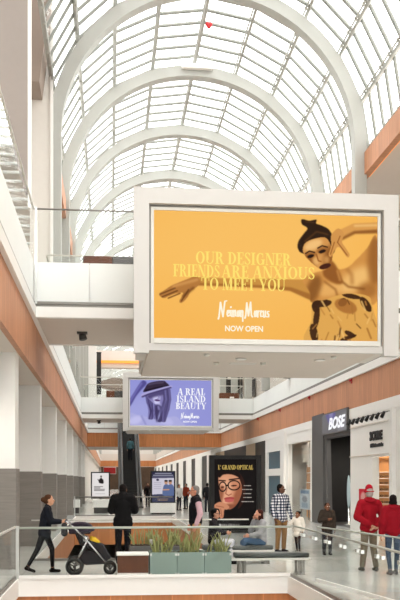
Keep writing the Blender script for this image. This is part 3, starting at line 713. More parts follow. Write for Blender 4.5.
d2 = lambda a, b: (110 + a / 6.667, 375 + b / 6.667)
P = Paint((128, 381, 213.4, 430.5), 342, 198, (150, 152, 218))
P.ell((150, 420), (40, 22), (172, 174, 228), 0, 30, .7)
P.poly([d2(*q) for q in ((120, 282), (170, 292), (215, 300), (260, 312), (340, 320), (430, 300), (470, 330), (480, 380), (110, 380))], (176, 176, 226), 2)
P.poly([d2(*q) for q in ((204, 48), (236, 66), (192, 120), (160, 164), (122, 230), (108, 206), (138, 150))], (84, 78, 146), 2.2); P.line([d2(200, 66), d2(165, 120), d2(118, 200)], 2, (120, 116, 186), 2.5, .8)
P.ell(d2(160, 330), (7, 4), (204, 202, 244), -20, 5, .8); P.ell(d2(370, 335), (8, 4), (196, 194, 240), 20, 5, .7); P.line([d2(200, 300), d2(230, 360)], 1.5, (130, 128, 190), 3, .7)
for q in range(16):
    a = rg.uniform(0, 1); xx = 226 + 44 * a; P.line([d2(xx, 146), d2(xx + 8 + 16 * a, 205), d2(xx + 24 + rg.uniform(-6, 16), 262), d2(xx + rg.uniform(0, 44), 318)], rg.uniform(.7, 2.0), rg.choice([(64, 56, 100), (84, 76, 126), (108, 100, 156), (140, 134, 190)]), 1.6, .85)
fc = P.poly([d2(*q) for q in ((240, 150), (300, 122), (352, 112), (362, 160), (356, 200), (334, 222), (302, 216), (268, 190))], (186, 182, 232), 1.6)
P.ell(d2(300, 180), (5, 5), (214, 212, 248), 0, 4, .9, fc); P.ell(d2(345, 190), (2.6, 6), (120, 112, 170), 0, 3, .8, fc); P.ell(d2(268, 190), (2.6, 6), (126, 118, 176), -20, 3, .8, fc)
P.poly([d2(*q) for q in ((236, 152), (300, 122), (358, 106), (362, 146), (300, 160), (250, 176))], (78, 68, 116), 4, .95, True, fc)
for q in range(18):
    a = rg.uniform(0, 1); xx = 352 + 46 * a; P.line([d2(xx, 112), d2(xx + 6, 180), d2(xx - 4 + rg.uniform(-14, 8), 250), d2(xx - 30 * a - 16 + rg.uniform(-26, 14), 336)], rg.uniform(.8, 2.2), rg.choice([(46, 38, 74), (62, 54, 94), (80, 72, 118), (112, 104, 160)]), 1.6, .85)
P.poly([d2(*q) for q in ((296, 222), (336, 226), (330, 260), (318, 300), (308, 346), (296, 300))], (58, 48, 88), 3, .9); P.line([d2(318, 232), d2(322, 250)], 2, (150, 144, 200), 2.5, .8)
P.ell(d2(310, 186), (3.0, 1.1), (84, 56, 108), 5, 1.2); P.line([d2(318, 150), d2(323, 170), d2(312, 174)], 1., (118, 110, 166), 1.6, .8)
P.poly([d2(*q) for q in ((216, 128), (226, 96), (248, 66), (300, 50), (352, 46), (372, 56), (390, 88), (300, 108))], (52, 40, 62), 1.4); P.line([d2(250, 74), d2(300, 62), d2(352, 58)], 1.6, (92, 80, 110), 2.4, .8)
P.line([d2(228, 118), d2(300, 98), d2(388, 80)], 1.6, (26, 18, 36), 1.2)
P.poly([d2(*q) for q in ((196, 154), (222, 132), (300, 107), (396, 80), (412, 90), (330, 114), (252, 138), (212, 163))], (176, 170, 222), 1.4)
P.line([d2(206, 162), d2(252, 142), d2(330, 117), d2(404, 94)], 1.6, (70, 60, 106), 1.6)
BB2 = billboard('blue billboard with a woman in a hat on the far bridge', 56.2, P, None, .27, .24)
fo = onboard((128, 381, 213.4, 430.5)); fn = lambda u, v, d: (fo(u, v, d)[0] + .27, d, fo(u, v, d)[2] + .24); yl = BB2.location.y + .03
M['inkb'] = glow('white ink', (250, 250, 255), .97)
letter('headline', serif_polys('A REAL'), (177.8, 206.6, 397, 389.6), fn, yl - .012, yl - .004, M['inkb'], BB2)
letter('headline', serif_polys('ISLAND'), (176.8, 207, 404.6, 397.6), fn, yl - .012, yl - .004, M['inkb'], BB2)
letter('headline', serif_polys('BEAUTY'), (175.8, 208, 412.2, 405.2), fn, yl - .012, yl - .004, M['inkb'], BB2)
letter('logo', script_polys('Neiman Marcus'), (181, 200.6, 424, 416), fn, yl - .012, yl - .004, M['inkb'], BB2, 'white script logo')
letter('tagline', font_polys('NOW OPEN', 0, .03), (183.6, 198, 427, 424.9), fn, yl - .012, yl - .004, M['inkb'], BB2)

# ------------------------------------------------------------------ free-standing advertising
t = thing('advertising_totem', 'tall black backlit totem advertising glasses behind the seated pair', 'advertising totem', (4.6, 33.0, 0))
x0, x1 = 3.64, 5.56
b = MB(); w_ = .18
b.box(x0, x0 + w_, 32.85, 33.15, 0, 2.86).box(x1 - w_, x1, 32.85, 33.15, 0, 2.86).box(x0 + w_, x1 - w_, 32.85, 33.15, 2.72, 2.86).box(x0 + w_, x1 - w_, 32.85, 33.15, 0, .1).box(x0 + w_, x1 - w_, 32.92, 33.15, .1, 2.72)
b.build('frame', M['black'], t, True)
e5 = lambda a, b: (200 + a / 5.714, 450 + b / 5.714)
P = Paint((212.8, 459.2, 257.2, 531), 178, 288, (24, 20, 20))
fc = P.poly([e5(*q) for q in ((100, 150), (130, 136), (180, 134), (212, 148), (236, 190), (240, 240), (222, 292), (192, 330), (158, 342), (124, 312), (106, 250))], (206, 138, 104), 1.2)
P.ell(e5(140, 235), (7, 14), (236, 176, 140), 0, 6, .9, fc); P.ell(e5(112, 260), (3, 10), (140, 78, 54), 10, 4, .8, fc); P.ell(e5(170, 325), (9, 2.4), (130, 72, 50), 0, 3, .8, fc); P.ell(e5(220, 270), (5, 12), (150, 86, 60), 15, 4, .8, fc); P.ell(e5(160, 160), (14, 4), (222, 160, 124), 0, 4, .7, fc)
P.poly([e5(*q) for q in ((196, 118), (240, 150), (262, 220), (250, 300), (214, 342), (232, 290), (242, 230), (226, 170))], (52, 30, 24), 1.4)
P.poly([e5(*q) for q in ((96, 132), (150, 118), (214, 128), (230, 160), (180, 142), (130, 142), (104, 160))], (30, 20, 18), 1.2)
P.poly([e5(*q) for q in ((62, 328), (100, 300), (140, 308), (164, 328), (150, 344), (134, 346), (128, 388), (108, 392), (104, 344), (84, 336))], (206, 140, 106), 1.)
for a, b_ in (((86, 322), (130, 330)), ((112, 340), (120, 384))): P.line([e5(*a), e5(*b_)], .8, (140, 82, 60), .8, .8)
for c_, r_ in (((124, 212), (21, 27)), ((192, 204), (36, 27))):
    ring = [e5(c_[0] + r_[0] * math.cos(q), c_[1] + r_[1] * math.sin(q)) for q in np.linspace(0, 2 * math.pi, 19)]
    P.line(ring, 1.1, (16, 12, 12), .8)
    P.ell(e5(c_[0], c_[1] + 2), (r_[0] / 11, .7), (50, 26, 20), -4, .7)
P.line([e5(144, 206), e5(158, 203)], 1.4, (16, 12, 12), .5); P.line([e5(104, 176), e5(140, 178)], 1.2, (40, 22, 18), .8); P.line([e5(164, 172), e5(226, 164)], 1.3, (40, 22, 18), .8)
P.line([e5(150, 220), e5(142, 252), e5(160, 262), e5(176, 254)], 1., (158, 92, 68), 1.); P.ell(e5(164, 280), (5.6, 1.6), (172, 74, 72), -3, .8); P.ell(e5(164, 292), (5, 1.7), (196, 98, 92), -3, .8)
for yy, hw in ((206, 20), (228, 30), (252, 23), (274, 23), (298, 34)):
    xx = 273 - hw
    while xx < 273 + hw: P.line([e5(xx, yy), e5(xx + 5, yy)], .75, (222, 214, 204), .4, .8); xx += rg.choice([7, 8, 10])
xx = 48
while xx < 225: P.line([e5(xx, 428), e5(xx, 442)], .9, (226, 220, 214), .4, .9 if xx < 120 else .6); xx += rg.choice([6, 7, 9, 12])
P.build('print', lambda u, v: (x0 + w_ + u * (x1 - x0 - 2 * w_), 32.91, 2.72 - v * 2.62), M['print'], t)
M['gold'] = glow('gold ink', (214, 184, 92), .95)
letter('title', serif_polys("L' GRAND OPTICAL"), (x0 + .32, x1 - .3, 2.335, 2.5), XZ, 32.898, 32.906, M['gold'], t)

t = thing('digital_kiosk', 'black framed digital kiosk on a white base beyond the floor opening', 'digital kiosk', (3.0, 51.4, 0))
b = MB(); b.bbox(2.3, 3.72, 51.25, 51.65, .64, 2.47, .03); b.build('casing', M['black'], t, True)
b = MB(); b.box(2.3, 3.72, 51.2, 51.7, .08, .64); b.build('base', M['white'], t, True)
b = MB(); b.box(2.34, 3.68, 51.24, 51.66, 0, .08); b.build('plinth', M['black'], t, True)
h8 = lambda a, b: (140 + a / 8, 460 + b / 8)
P = Paint((153.1, 473.1, 174, 503.1), 104, 150, (206, 202, 216))
P.poly([(150, 470), (176, 470), (176, 477.6), (150, 477.6)], (46, 46, 70), .5, 1, False); P.poly([(150, 477.6), (176, 477.4), (176, 479), (150, 479.6)], (86, 84, 108), .8, 1, False)
P.poly([(150, 496), (160, 495.2), (176, 496.4), (176, 505), (150, 505)], (66, 68, 92), .6, 1, False)
for yy, aa, bb in ((116, 130, 250), (131, 115, 262)): P.line([h8(aa, yy), h8(bb, yy)], 1., (196, 196, 210), .5, .7)
for cx, bx in ((243, 246), (211, 212)):
    P.poly([h8(bx - 26, 290), h8(bx - 22, 225), h8(bx - 8, 204), h8(bx + 10, 204), h8(bx + 24, 225), h8(bx + 28, 290)], (92, 108, 150), .8)
    P.ell(h8(cx, 187), (1.6, 2.2), (192, 146, 120), 0, .6); P.ell(h8(cx, 176), (1.7, 1.), (40, 30, 28), 0, .6)
P.line([h8(190, 248), h8(232, 246)], 1.3, (196, 150, 124), .6)
P.ell(h8(147, 168), (1.4, 1.1), (60, 56, 80), 0, .5)
for yy in (190, 205, 222, 238): P.line([h8(120, yy), h8(172, yy)], .5, (150, 146, 164), .5, .7)
for yy, aa, bb in ((322, 145, 225), (332, 150, 220)): P.line([h8(aa, yy), h8(bb, yy)], .7, (190, 150, 110), .5, .7)
P.build('screen', lambda u, v: (2.39 + u * 1.24, 51.24, 2.4 - v * 1.69), M['print'], t)

t = thing('poster_stand', 'black framed white poster stand beyond the far glass balustrade', 'poster stand', (-.6, 57, 0))
b = MB(); b.box(-1.2, -1.12, 56.95, 57.15, .78, 2.46).box(-.08, 0, 56.95, 57.15, .78, 2.46).box(-1.12, -.08, 56.95, 57.15, 2.39, 2.46).box(-1.12, -.08, 56.95, 57.15, .78, .86).box(-1.12, -.08, 57.02, 57.15, .86, 2.39); b.build('frame', M['black'], t, True)
b = MB(); b.box(-.66, -.54, 56.99, 57.11, .04, .78); b.build('post', M['dark'], t, True); b = MB(); b.box(-1.0, -.2, 56.8, 57.3, 0, .04); b.build('foot', M['dark'], t, True)
P = Paint((0, 0, 104, 153), 80, 116, (232, 228, 226))
P.poly([(44, 62), (42, 44), (50, 36), (56, 28), (62, 36), (70, 44), (70, 66)], (40, 36, 36), 1.); P.ell((56, 22), (5, 6), (70, 62, 60), 0, .8); P.line([(42, 50), (36, 40)], 4, (60, 54, 52), .8)
for yy, aa, bb in ((86, 14, 66), (94, 14, 50), (102, 14, 78), (110, 14, 76)): P.line([(aa, yy), (bb, yy)], 3.6, (66, 62, 62), .7, .9)
P.line([(20, 130), (80, 130)], 2, (150, 146, 146), .6, .8)
P.build('poster', lambda u, v: (-1.12 + u * 1.04, 57.015, 2.39 - v * 1.53), M['print'], t)

# ------------------------------------------------------------------ ceiling lamps
def lamp(name, label, x, y, z, e, blend=.6, size=150, rr=.09, col=(1, .93, .84), group=None):
    t = thing(name, label, 'downlight', (x, y, z), 0, group)
    b = MB(); b.lathe([(rr, -.02), (rr + .04, -.02), (rr + .04, 0), (rr, 0)], (0, 0, 0), 16); b.build('trim_ring', M['white'], t)
    b = MB(); b.lathe([(.01, -.012), (rr, -.012), (rr, -.004), (.01, -.004)], (0, 0, 0), 16); b.build('lens', M['glowwhite'], t)
    ld = bpy.data.lights.new('lamp', 'SPOT'); ld.energy = e; ld.spot_size = R(size); ld.spot_blend = blend; ld.shadow_soft_size = .15; ld.color = col
    o = bpy.data.objects.new('lamp', ld); scn.collection.objects.link(o); o.parent = t; o.location = (0, 0, -.05)
    return t
for y in (14, 18, 23.5, 30.5, 38, 46, 54, 62, 70):
    lamp('downlight', 'recessed downlight in the soffit along the left shopfronts', -3.2, y, SOF, 230, group='downlights under the left walkway')
for y in (24, 32, 38, 44.5, 51, 60, 70):
    lamp('downlight', 'recessed downlight over the right shopfronts', 10.1 if y == 44.5 else 11.2, y, SOF - .03, 420, group='downlights inside the right shops')  # lamps added as fill to brighten the right shops

# ------------------------------------------------------------------ people
BASE = dict(pel=(0, 0, .97), wai=(0, 0, 1.12), che=(0, 0, 1.30), nec=(0, .015, 1.49), hea=(0, -.015, 1.635),
            hL=(.09, 0, .93), hR=(-.09, 0, .93), kL=(.10, -.015, .50), kR=(-.10, -.015, .50), aL=(.105, .02, .09), aR=(-.105, .02, .09), tL=(.02, -1, 0), tR=(-.02, -1, 0),
            sL=(.185, .01, 1.42), sR=(-.185, .01, 1.42), eL=(.245, .045, 1.14), eR=(-.245, .045, 1.14), wL=(.245, -.05, .90), wR=(-.245, -.05, .90))
DG = None
def remesh(mb, name, vox, smooth=3, mats=None):
    o = bpy.data.objects.new('tmp', mb.mesh('tmp')); scn.collection.objects.link(o)
    m = o.modifiers.new('r', 'REMESH'); m.mode = 'VOXEL'; m.voxel_size = vox; m.use_smooth_shade = True
    if smooth: q = o.modifiers.new('s', 'SMOOTH'); q.iterations = smooth; q.factor = .5
    bpy.context.view_layer.update()
    me = bpy.data.meshes.new_from_object(o.evaluated_get(bpy.context.evaluated_depsgraph_get())); me.name = name
    t = o.data; bpy.data.objects.remove(o); bpy.data.meshes.remove(t); return me
CLO = {}
def cloth(rgb, kind='plain'):
    if (rgb, kind) in CLO: return CLO[rgb, kind]
    m = mat('cloth %d %d %d %s' % (rgb + (kind,)), rgb, .85, vary=.12, scale=14, spec=.12)
    if kind == 'check':
        nt = m.node_tree; L = nt.links.new; b = nt.nodes['Principled BSDF']; tc = nt.nodes.new('ShaderNodeTexCoord'); sp = nt.nodes.new('ShaderNodeSeparateXYZ'); L(tc.outputs['Object'], sp.inputs[0])
        acc = None
        for ax in (0, 2):
            a = nt.nodes.new('ShaderNodeMath'); a.operation = 'MULTIPLY'; L(sp.outputs[ax], a.inputs[0]); a.inputs[1].default_value = 13.
            f_ = nt.nodes.new('ShaderNodeMath'); f_.operation = 'FRACT'; L(a.outputs[0], f_.inputs[0]); g_ = nt.nodes.new('ShaderNodeMath'); g_.operation = 'GREATER_THAN'; L(f_.outputs[0], g_.inputs[0]); g_.inputs[1].default_value = .5
            if acc is None: acc = g_.outputs[0]
            else: s_ = nt.nodes.new('ShaderNodeMath'); s_.operation = 'ADD'; L(acc, s_.inputs[0]); L(g_.outputs[0], s_.inputs[1]); acc = s_.outputs[0]
        r_ = nt.nodes.new('ShaderNodeValToRGB'); r_.color_ramp.interpolation = 'CONSTANT'; dv = nt.nodes.new('ShaderNodeMath'); dv.operation = 'MULTIPLY'; L(acc, dv.inputs[0]); dv.inputs[1].default_value = .45; L(dv.outputs[0], r_.inputs[0])
        e = r_.color_ramp.elements; e[0].position = 0; e[0].color = lin((222, 222, 224)) + (1,); e[1].position = .3; e[1].color = lin((104, 110, 126)) + (1,)
        z = r_.color_ramp.elements.new(.7); z.color = lin((36, 40, 56)) + (1,); L(r_.outputs[0], b.inputs['Base Color'])
    CLO[rgb, kind] = m; return m
SKIN = {}
def skin(rgb):
    if rgb not in SKIN: SKIN[rgb] = mat('skin %d %d %d' % rgb, rgb, .55, vary=.05, scale=20, spec=.3)
    return SKIN[rgb]

def person(label, loc, rz, height, J=None, top=(40, 40, 45), bot=(50, 50, 60), shoe=(30, 28, 28), tone=(196, 146, 118), hair=(42, 30, 24), hstyle='short', jacket='jacket', extra=(), top_kind='plain',
           hem=.86, infl=.024, hy=0., vox=.0085, group=None, hs=1., hp=0., sleeve=1., skirt=None, glasses=False, hands=True):
    p = {k_: Vector(v) for k_, v in BASE.items()}
    for k_, v in (J or {}).items(): p[k_] = Vector(v)
    s = height / 1.75; S = lambda v: Vector(v) * s
    root = thing('person', label, 'person', loc, rz, group)
    HM = Matrix.Rotation(R(hy), 4, 'Z') @ Matrix.Rotation(R(hp), 4, 'X')
    H = lambda v: p['hea'] + (HM @ (Vector(v) * hs))
    b = MB()
    el = lambda c, r, MM=None: b.ball(S(c), tuple(x * s for x in r), 14, 0, MM)
    cp = lambda a, c, r0, r1: b.cap(S(a), S(c), r0 * s, r1 * s)
    # torso
    el(p['pel'], (.15, .105, .12)); el(p['wai'], (.125, .095, .14)); el(p['che'], (.155, .108, .17)); cp(p['sL'] * .85 + p['nec'] * .15, p['sR'] * .85 + p['nec'] * .15, .06, .06)
    cp(p['nec'] - Vector((0, 0, .06)), p['hea'] - Vector((0, -.01, .05)), .058, .052); cp(p['pel'], p['che'], .11, .11)
    # head with jaw, nose, ears
    el(H((0, .008, .012)), (.074 * hs, .092 * hs, .108 * hs), HM); el(H((0, -.03, -.065)), (.054 * hs, .058 * hs, .05 * hs), HM); el(H((0, -.096, -.012)), (.013 * hs, .022 * hs, .026 * hs), HM)
    el(H((0, -.082, -.058)), (.024 * hs, .014 * hs, .012 * hs), HM)
    for q in (-1, 1): el(H((q * .076, .012, -.01)), (.012 * hs, .022 * hs, .032 * hs), HM)
    for q in 'LR':
        cp(p['h' + q], p['k' + q], .078, .054); cp(p['k' + q], p['a' + q], .052, .036)
        t_ = Vector(p['t' + q]).normalized(); cp(p['a' + q] + Vector((0, 0, -.045)) - t_ * .03, p['a' + q] + Vector((0, 0, -.055)) + t_ * .14, .034, .028)
        cp(p['s' + q], p['e' + q], .046, .037); cp(p['e' + q], p['w' + q], .037, .026)
        if hands:
            d = (p['w' + q] - p['e' + q]).normalized(); sg = 1 if q == 'L' else -1
            n_ = Vector((sg, 0, 0)); n_ = (n_ - d * n_.dot(d)); n_ = n_.normalized() if n_.length > .1 else Vector((0, 1, 0)); sd_ = d.cross(n_).normalized()
            pc = p['w' + q] + d * .055
            MM = Matrix((tuple(sd_), tuple(n_), tuple(d))).transposed().to_4x4()
            el(pc, (.04, .017, .052), MM)
            for i_, (o_, l_) in enumerate(((-.03, .062), (-.01, .074), (.01, .07), (.03, .054))):
                a_ = pc + d * .04 + sd_ * o_; m_ = a_ + d * (l_ * .55) - n_ * .008; e_ = m_ + d * (l_ * .4) - n_ * .028
                cp(a_, m_, .0095, .009); cp(m_, e_, .009, .0075)
            sgn = 1 if sd_.y < 0 else -1
            a_ = p['w' + q] + d * .03 + sd_ * (.03 * sgn); m_ = a_ + sd_ * (.022 * sgn) + d * .03 - n_ * .01; cp(a_, m_, .012, .01); cp(m_, m_ + d * .03 - n_ * .014, .01, .008)
    link('body', remesh(b, 'body', vox, 2), skin(tone), root)
    # eyes, mouth
    for q in (-1, 1):
        e = MB(); c = S(H((q * .031, -.083, .012))); e.ball(c, (.0135 * s * hs, .008 * s * hs, .008 * s * hs), 8, 0, HM); e.ball(c + HM @ Vector((0, -.006 * s * hs, 0)), (.0065 * s * hs, .004 * s, .0065 * s * hs), 8, 1, HM)
        e.build('eye', [M['eyew'], M['eyeb']], root)
    e = MB(); e.ball(S(H((0, -.094, -.058))), (.022 * s * hs, .006 * s, .006 * s * hs), 8, 0, HM); e.build('mouth', M['lip'], root)
    # hair
    hm = cloth(hair)
    if hstyle != 'none':
        h = MB(); hb = lambda v, r: h.ball(S(H(v)), tuple(x * s * hs for x in r), 14, 0, HM)
        hb((0, .03, .045), (.084, .092, .088)); hb((0, .05, -.005), (.079, .066, .085))
        if hstyle == 'bun': hb((0, .14, .01), (.055, .055, .06)); hb((0, .085, -.0), (.076, .06, .085))
        if hstyle == 'long': hb((0, .07, -.09), (.078, .05, .12)); hb((.055, .02, -.07), (.03, .05, .11)); hb((-.055, .02, -.07), (.03, .05, .11))
        if hstyle == 'bob': hb((0, .06, -.05), (.084, .06, .09)); hb((.06, .01, -.04), (.028, .05, .08)); hb((-.06, .01, -.04), (.028, .05, .08))
        if hstyle == 'afro': hb((0, .03, .03), (.096, .1, .1))
        if hstyle == 'puff': hb((.05, .07, .08), (.045, .045, .045)); hb((-.05, .07, .08), (.045, .045, .045))
        link('hair', remesh(h, 'hair', .012, 2), hm, root)
    # trousers
    def garment(name, fnc, m, vx=.014, sm=4):
        g = MB(); fnc(g); o = link(name, remesh(g, name, vx, sm), m, root); return o
    def tr(g):
        g.ball(S(p['pel']), tuple(x * s for x in (.168, .125, .115)), 14)
        for q in 'LR':
            g.cap(S(p['h' + q]), S(p['k' + q]), .098 * s, .075 * s); k2 = p['k' + q].lerp(p['a' + q], .93); g.cap(S(p['k' + q]), S(k2), .073 * s, .06 * s)
    garment('trousers', tr if bot[0] != 'slim' else (lambda g: [g.ball(S(p['pel']), tuple(x * s for x in (.16, .118, .11)), 14)] + [g.cap(S(p['h' + q]), S(p['k' + q]), .088 * s, .062 * s) for q in 'LR'] + [g.cap(S(p['k' + q]), S(p['k' + q].lerp(p['a' + q], .9)), .06 * s, .044 * s) for q in 'LR']), cloth(bot[-1] if bot[0] == 'slim' else bot))
    # upper garment
    def torso(g, i_, arms=True):
        I = i_
        g.ball(S(p['wai']), tuple(x * s for x in (.128 + I, .098 + I, .15)), 14); g.ball(S(p['che']), tuple(x * s for x in (.158 + I, .108 + I, .17)), 14)
        g.cap(S(p['sL'] * .9 + p['nec'] * .1), S(p['sR'] * .9 + p['nec'] * .1), (.056 + I) * s, (.056 + I) * s); g.cap(S(p['pel']), S(p['che']), (.112 + I) * s, (.115 + I) * s)
        g.ball(S(p['pel']), tuple(x * s for x in (.155 + I, .112 + I, .13)), 14)
        if hem < .84:
            hh = p['pel'] + Vector((0, 0, hem - .97 + .1)); g.ball(S(hh), tuple(x * s for x in (.165 + I, .125 + I, .14)), 14)
        g.cap(S(p['nec'] - Vector((0, 0, .06))), S(p['nec'] + Vector((0, 0, .0))), (.07 + I) * s, (.05 + I) * s)
        if arms:
            for q in 'LR':
                g.cap(S(p['s' + q]), S(p['e' + q]), (.046 + I) * s, (.042 + I) * s); g.cap(S(p['e' + q]), S(p['e' + q].lerp(p['w' + q], .9 * sleeve)), (.04 + I) * s, (.03 + I * .8) * s)
    garment(jacket, lambda g: torso(g, infl), cloth(top, top_kind))
    for nm, rgb in extra:
        if nm == 'vest': garment('vest', lambda g: torso(g, infl + .014, False), cloth(rgb))
        if nm == 'hood': garment('hood', lambda g: g.sweep([S(p['nec'] + Vector((math.cos(a) * .1, .04 + math.sin(a) * .085, .01 - .03 * math.sin(a)))) for a in np.linspace(0, 2 * math.pi, 17)[:-1]], .036 * s, 8, 0, True), cloth(rgb))
        if nm == 'cap': garment('cap', lambda g: (g.ball(S(H((0, .012, .065))), tuple(x * s * hs for x in (.088, .1, .07)), 14, 0, HM), g.ball(S(H((0, -.1, .055))), tuple(x * s * hs for x in (.065, .07, .012)), 12, 0, HM)), cloth(rgb), .01)
        if nm == 'hat': garment('hat', lambda g: (g.cap(S(H((0, .012, .05))), S(H((0, .012, .115))), .092 * s, .082 * s), g.ball(S(H((0, .012, .04))), tuple(x * s * hs for x in (.118, .125, .018)), 14, 0, HM)), cloth(rgb), .01)
        if nm == 'collar': garment('collar', lambda g: g.sweep([S(p['nec'] + Vector((math.cos(a) * .07, .0 + math.sin(a) * .07, .02))) for a in np.linspace(0, 2 * math.pi, 15)[:-1]], .02 * s, 8, 0, True), cloth(rgb), .01)
        if nm == 'bag': garment('shoulder_bag', lambda g: (g.ball(S((.24, .1, .95)), (.05 * s, .14 * s, .13 * s), 12), g.sweep([S((.24, .02, 1.02)), S((.2, .05, 1.3)), S((.14, .04, 1.5)), S((.2, .12, 1.3)), S((.24, .18, 1.02))], .012 * s, 6)), cloth(rgb), .012)
    if glasses:
        g = MB()
        for q in (-1, 1): g.sweep([S(H((q * .034 + math.cos(a) * .026, -.1, .012 + math.sin(a) * .02))) for a in np.linspace(0, 2 * math.pi, 13)[:-1]], .004 * s, 6, 0, True); g.tube(S(H((q * .06, -.1, .014))), S(H((q * .078, .01, .014))), .004 * s, n=6)
        g.build('glasses', M['black'], root)
    for q in 'LR':
        t_ = Vector(p['t' + q]).normalized(); a_ = p['a' + q]; g = MB()
        up = Vector((0, 0, 1)); down = Vector((0, 0, -.05))
        g.cap(S(a_ + down - t_ * .035), S(a_ + down * 1.1 + t_ * .15), .043 * s, .035 * s); g.cap(S(a_), S(a_ + down), .046 * s, .044 * s)
        link('shoe', remesh(g, 'shoe', .01, 2), cloth(shoe), root)
    return root
M['eyew'] = mat('eye white', (225, 220, 214), .3); M['eyeb'] = mat('dark iris', (40, 28, 22), .2); M['lip'] = mat('lip skin', (150, 84, 76), .5)

# woman pushing a stroller, walking to the right (+X): figure's forward is -Y turned by 90 degrees
person('woman in a black jacket and leggings pushing the stroller', (-1.37, 19.15, 0), R(90), 1.66,
       dict(pel=(0, .0, .95), wai=(0, -.02, 1.10), che=(0, -.05, 1.28), nec=(0, -.07, 1.47), hea=(0, -.11, 1.61),
            hL=(.08, .0, .92), hR=(-.08, .0, .92), kL=(.085, -.16, .52), aL=(.085, -.17, .09), kR=(-.085, .15, .52), aR=(-.085, .36, .15), tR=(-.02, -1, -.35),
            sL=(.17, -.05, 1.40), sR=(-.17, -.05, 1.40), eL=(.2, -.14, 1.14), eR=(-.2, -.14, 1.14), wL=(.15, -.37, 1.13), wR=(-.15, -.37, 1.13)),
       top=(24, 26, 34), bot=('slim', (26, 25, 27)), shoe=(24, 20, 20), tone=(204, 152, 122), hair=(70, 44, 28), hstyle='bun', hem=.80)
person('broad person in black leaning at the rear glass beside the plants, back turned', (.3, 21.0, 0), R(176), 1.86,
       dict(eL=(.25, -.06, 1.18), eR=(-.25, -.06, 1.18), wL=(.16, -.3, 1.16), wR=(-.16, -.3, 1.16), hea=(0, -.05, 1.62)),
       top=(20, 19, 20), bot=(24, 24, 28), tone=(120, 78, 56), hair=(20, 16, 15), hstyle='short', hem=.78, infl=.06)
person('man in a black vest over a pink shirt with grey hair', (1.94, 20.42, 0), R(-82), 1.82, dict(hea=(0, -.03, 1.63)),
       top=(206, 168, 176), bot=(176, 140, 98), tone=(206, 140, 112), hair=(128, 122, 118), hstyle='short', jacket='shirt', extra=(('vest', (24, 23, 27)),), glasses=True)
SIT = dict(pel=(0, .02, .54), wai=(0, .02, .68), che=(0, .0, .86), nec=(0, -.01, 1.05), hea=(0, -.04, 1.19), hL=(.09, 0, .50), hR=(-.09, 0, .50), kL=(.1, -.42, .52), kR=(-.1, -.42, .50),
           aL=(.1, -.40, .1), aR=(-.1, -.42, .09), sL=(.18, .0, .98), sR=(-.18, .0, .98), eL=(.23, -.1, .74), eR=(-.23, -.1, .74), wL=(.1, -.32, .68), wR=(-.12, -.32, .66))
person('seated woman in a grey sweater and jeans, hand raised to her face', (3.52, 20.85, 0), R(-80), 1.70, dict(SIT, eR=(-.2, -.2, .78), wR=(-.06, -.15, 1.06), hea=(0, -.06, 1.18), kL=(.06, -.42, .56), aL=(.02, -.5, .2)),
       top=(150, 150, 152), bot=(64, 86, 112), tone=(200, 142, 116), hair=(58, 30, 24), hstyle='long', jacket='sweater', hem=.9)
person('seated person with short dark hair and glasses in black and white', (2.42, 20.9, 0), R(75), 1.70, dict(SIT, wL=(.08, -.3, .74), wR=(-.08, -.3, .74)),
       top=(36, 34, 38), bot=(196, 196, 202), tone=(190, 138, 112), hair=(18, 16, 16), hstyle='short', hem=.9, glasses=True)
person('man in a blue checked shirt and brown trousers holding the child by the hand', (4.58, 23.9, 0), R(28), 1.83, dict(wL=(.33, -.08, .84), eL=(.27, .03, 1.13)),
       top=(60, 66, 84), bot=(128, 96, 62), tone=(92, 60, 44), hair=(20, 16, 15), hstyle='short', jacket='shirt', top_kind='check', hy=35, hem=.80, infl=.03)
person('small child in a white coat and black leggings', (5.04, 23.9, 0), R(-35), 1.10, dict(hea=(0, -.02, 1.60), eR=(-.3, .0, 1.2), wR=(-.4, -.02, 1.28), kL=(.1, -.1, .5), aL=(.1, -.04, .09), kR=(-.09, .04, .5), aR=(-.09, .14, .1)),
       top=(228, 222, 212), bot=('slim', (34, 32, 36)), tone=(130, 86, 62), hair=(24, 18, 17), hstyle='puff', jacket='coat', hem=.68, infl=.05, hs=1.32)
person('boy in a dark brown jacket facing the camera with a red and white cup', (5.62, 22.96, 0), R(4), 1.36, dict(hea=(0, -.03, 1.61), eR=(-.26, .0, 1.16), wR=(-.06, -.2, 1.2)),
       top=(54, 46, 40), bot=(46, 46, 52), tone=(112, 72, 52), hair=(26, 20, 18), hstyle='short', hem=.78, infl=.045, hs=1.16)
person('man in a red jacket and red hat walking away, hands behind his back', (5.5, 18.75, 0), R(186), 1.78, dict(eL=(.29, .06, 1.15), eR=(-.29, .06, 1.15), wL=(.05, .2, .98), wR=(-.05, .21, .96), aL=(.11, -.1, .09), aR=(-.11, .12, .1)),
       top=(150, 20, 34), bot=(124, 112, 96), shoe=(60, 54, 48), tone=(206, 156, 130), hair=(168, 160, 154), hstyle='short', hem=.82, infl=.042, extra=(('hat', (164, 24, 40)), ('hood', (144, 18, 32))))
person('dark haired woman in a red hooded jacket and jeans walking away', (5.78, 18.0, 0), R(182), 1.64, dict(aL=(.1, .12, .1), aR=(-.1, -.08, .09)),
       top=(140, 18, 32), bot=('slim', (66, 78, 98)), shoe=(60, 58, 60), tone=(196, 144, 116), hair=(28, 20, 20), hstyle='bob', hem=.84, infl=.05, extra=(('hood', (136, 18, 32)),))
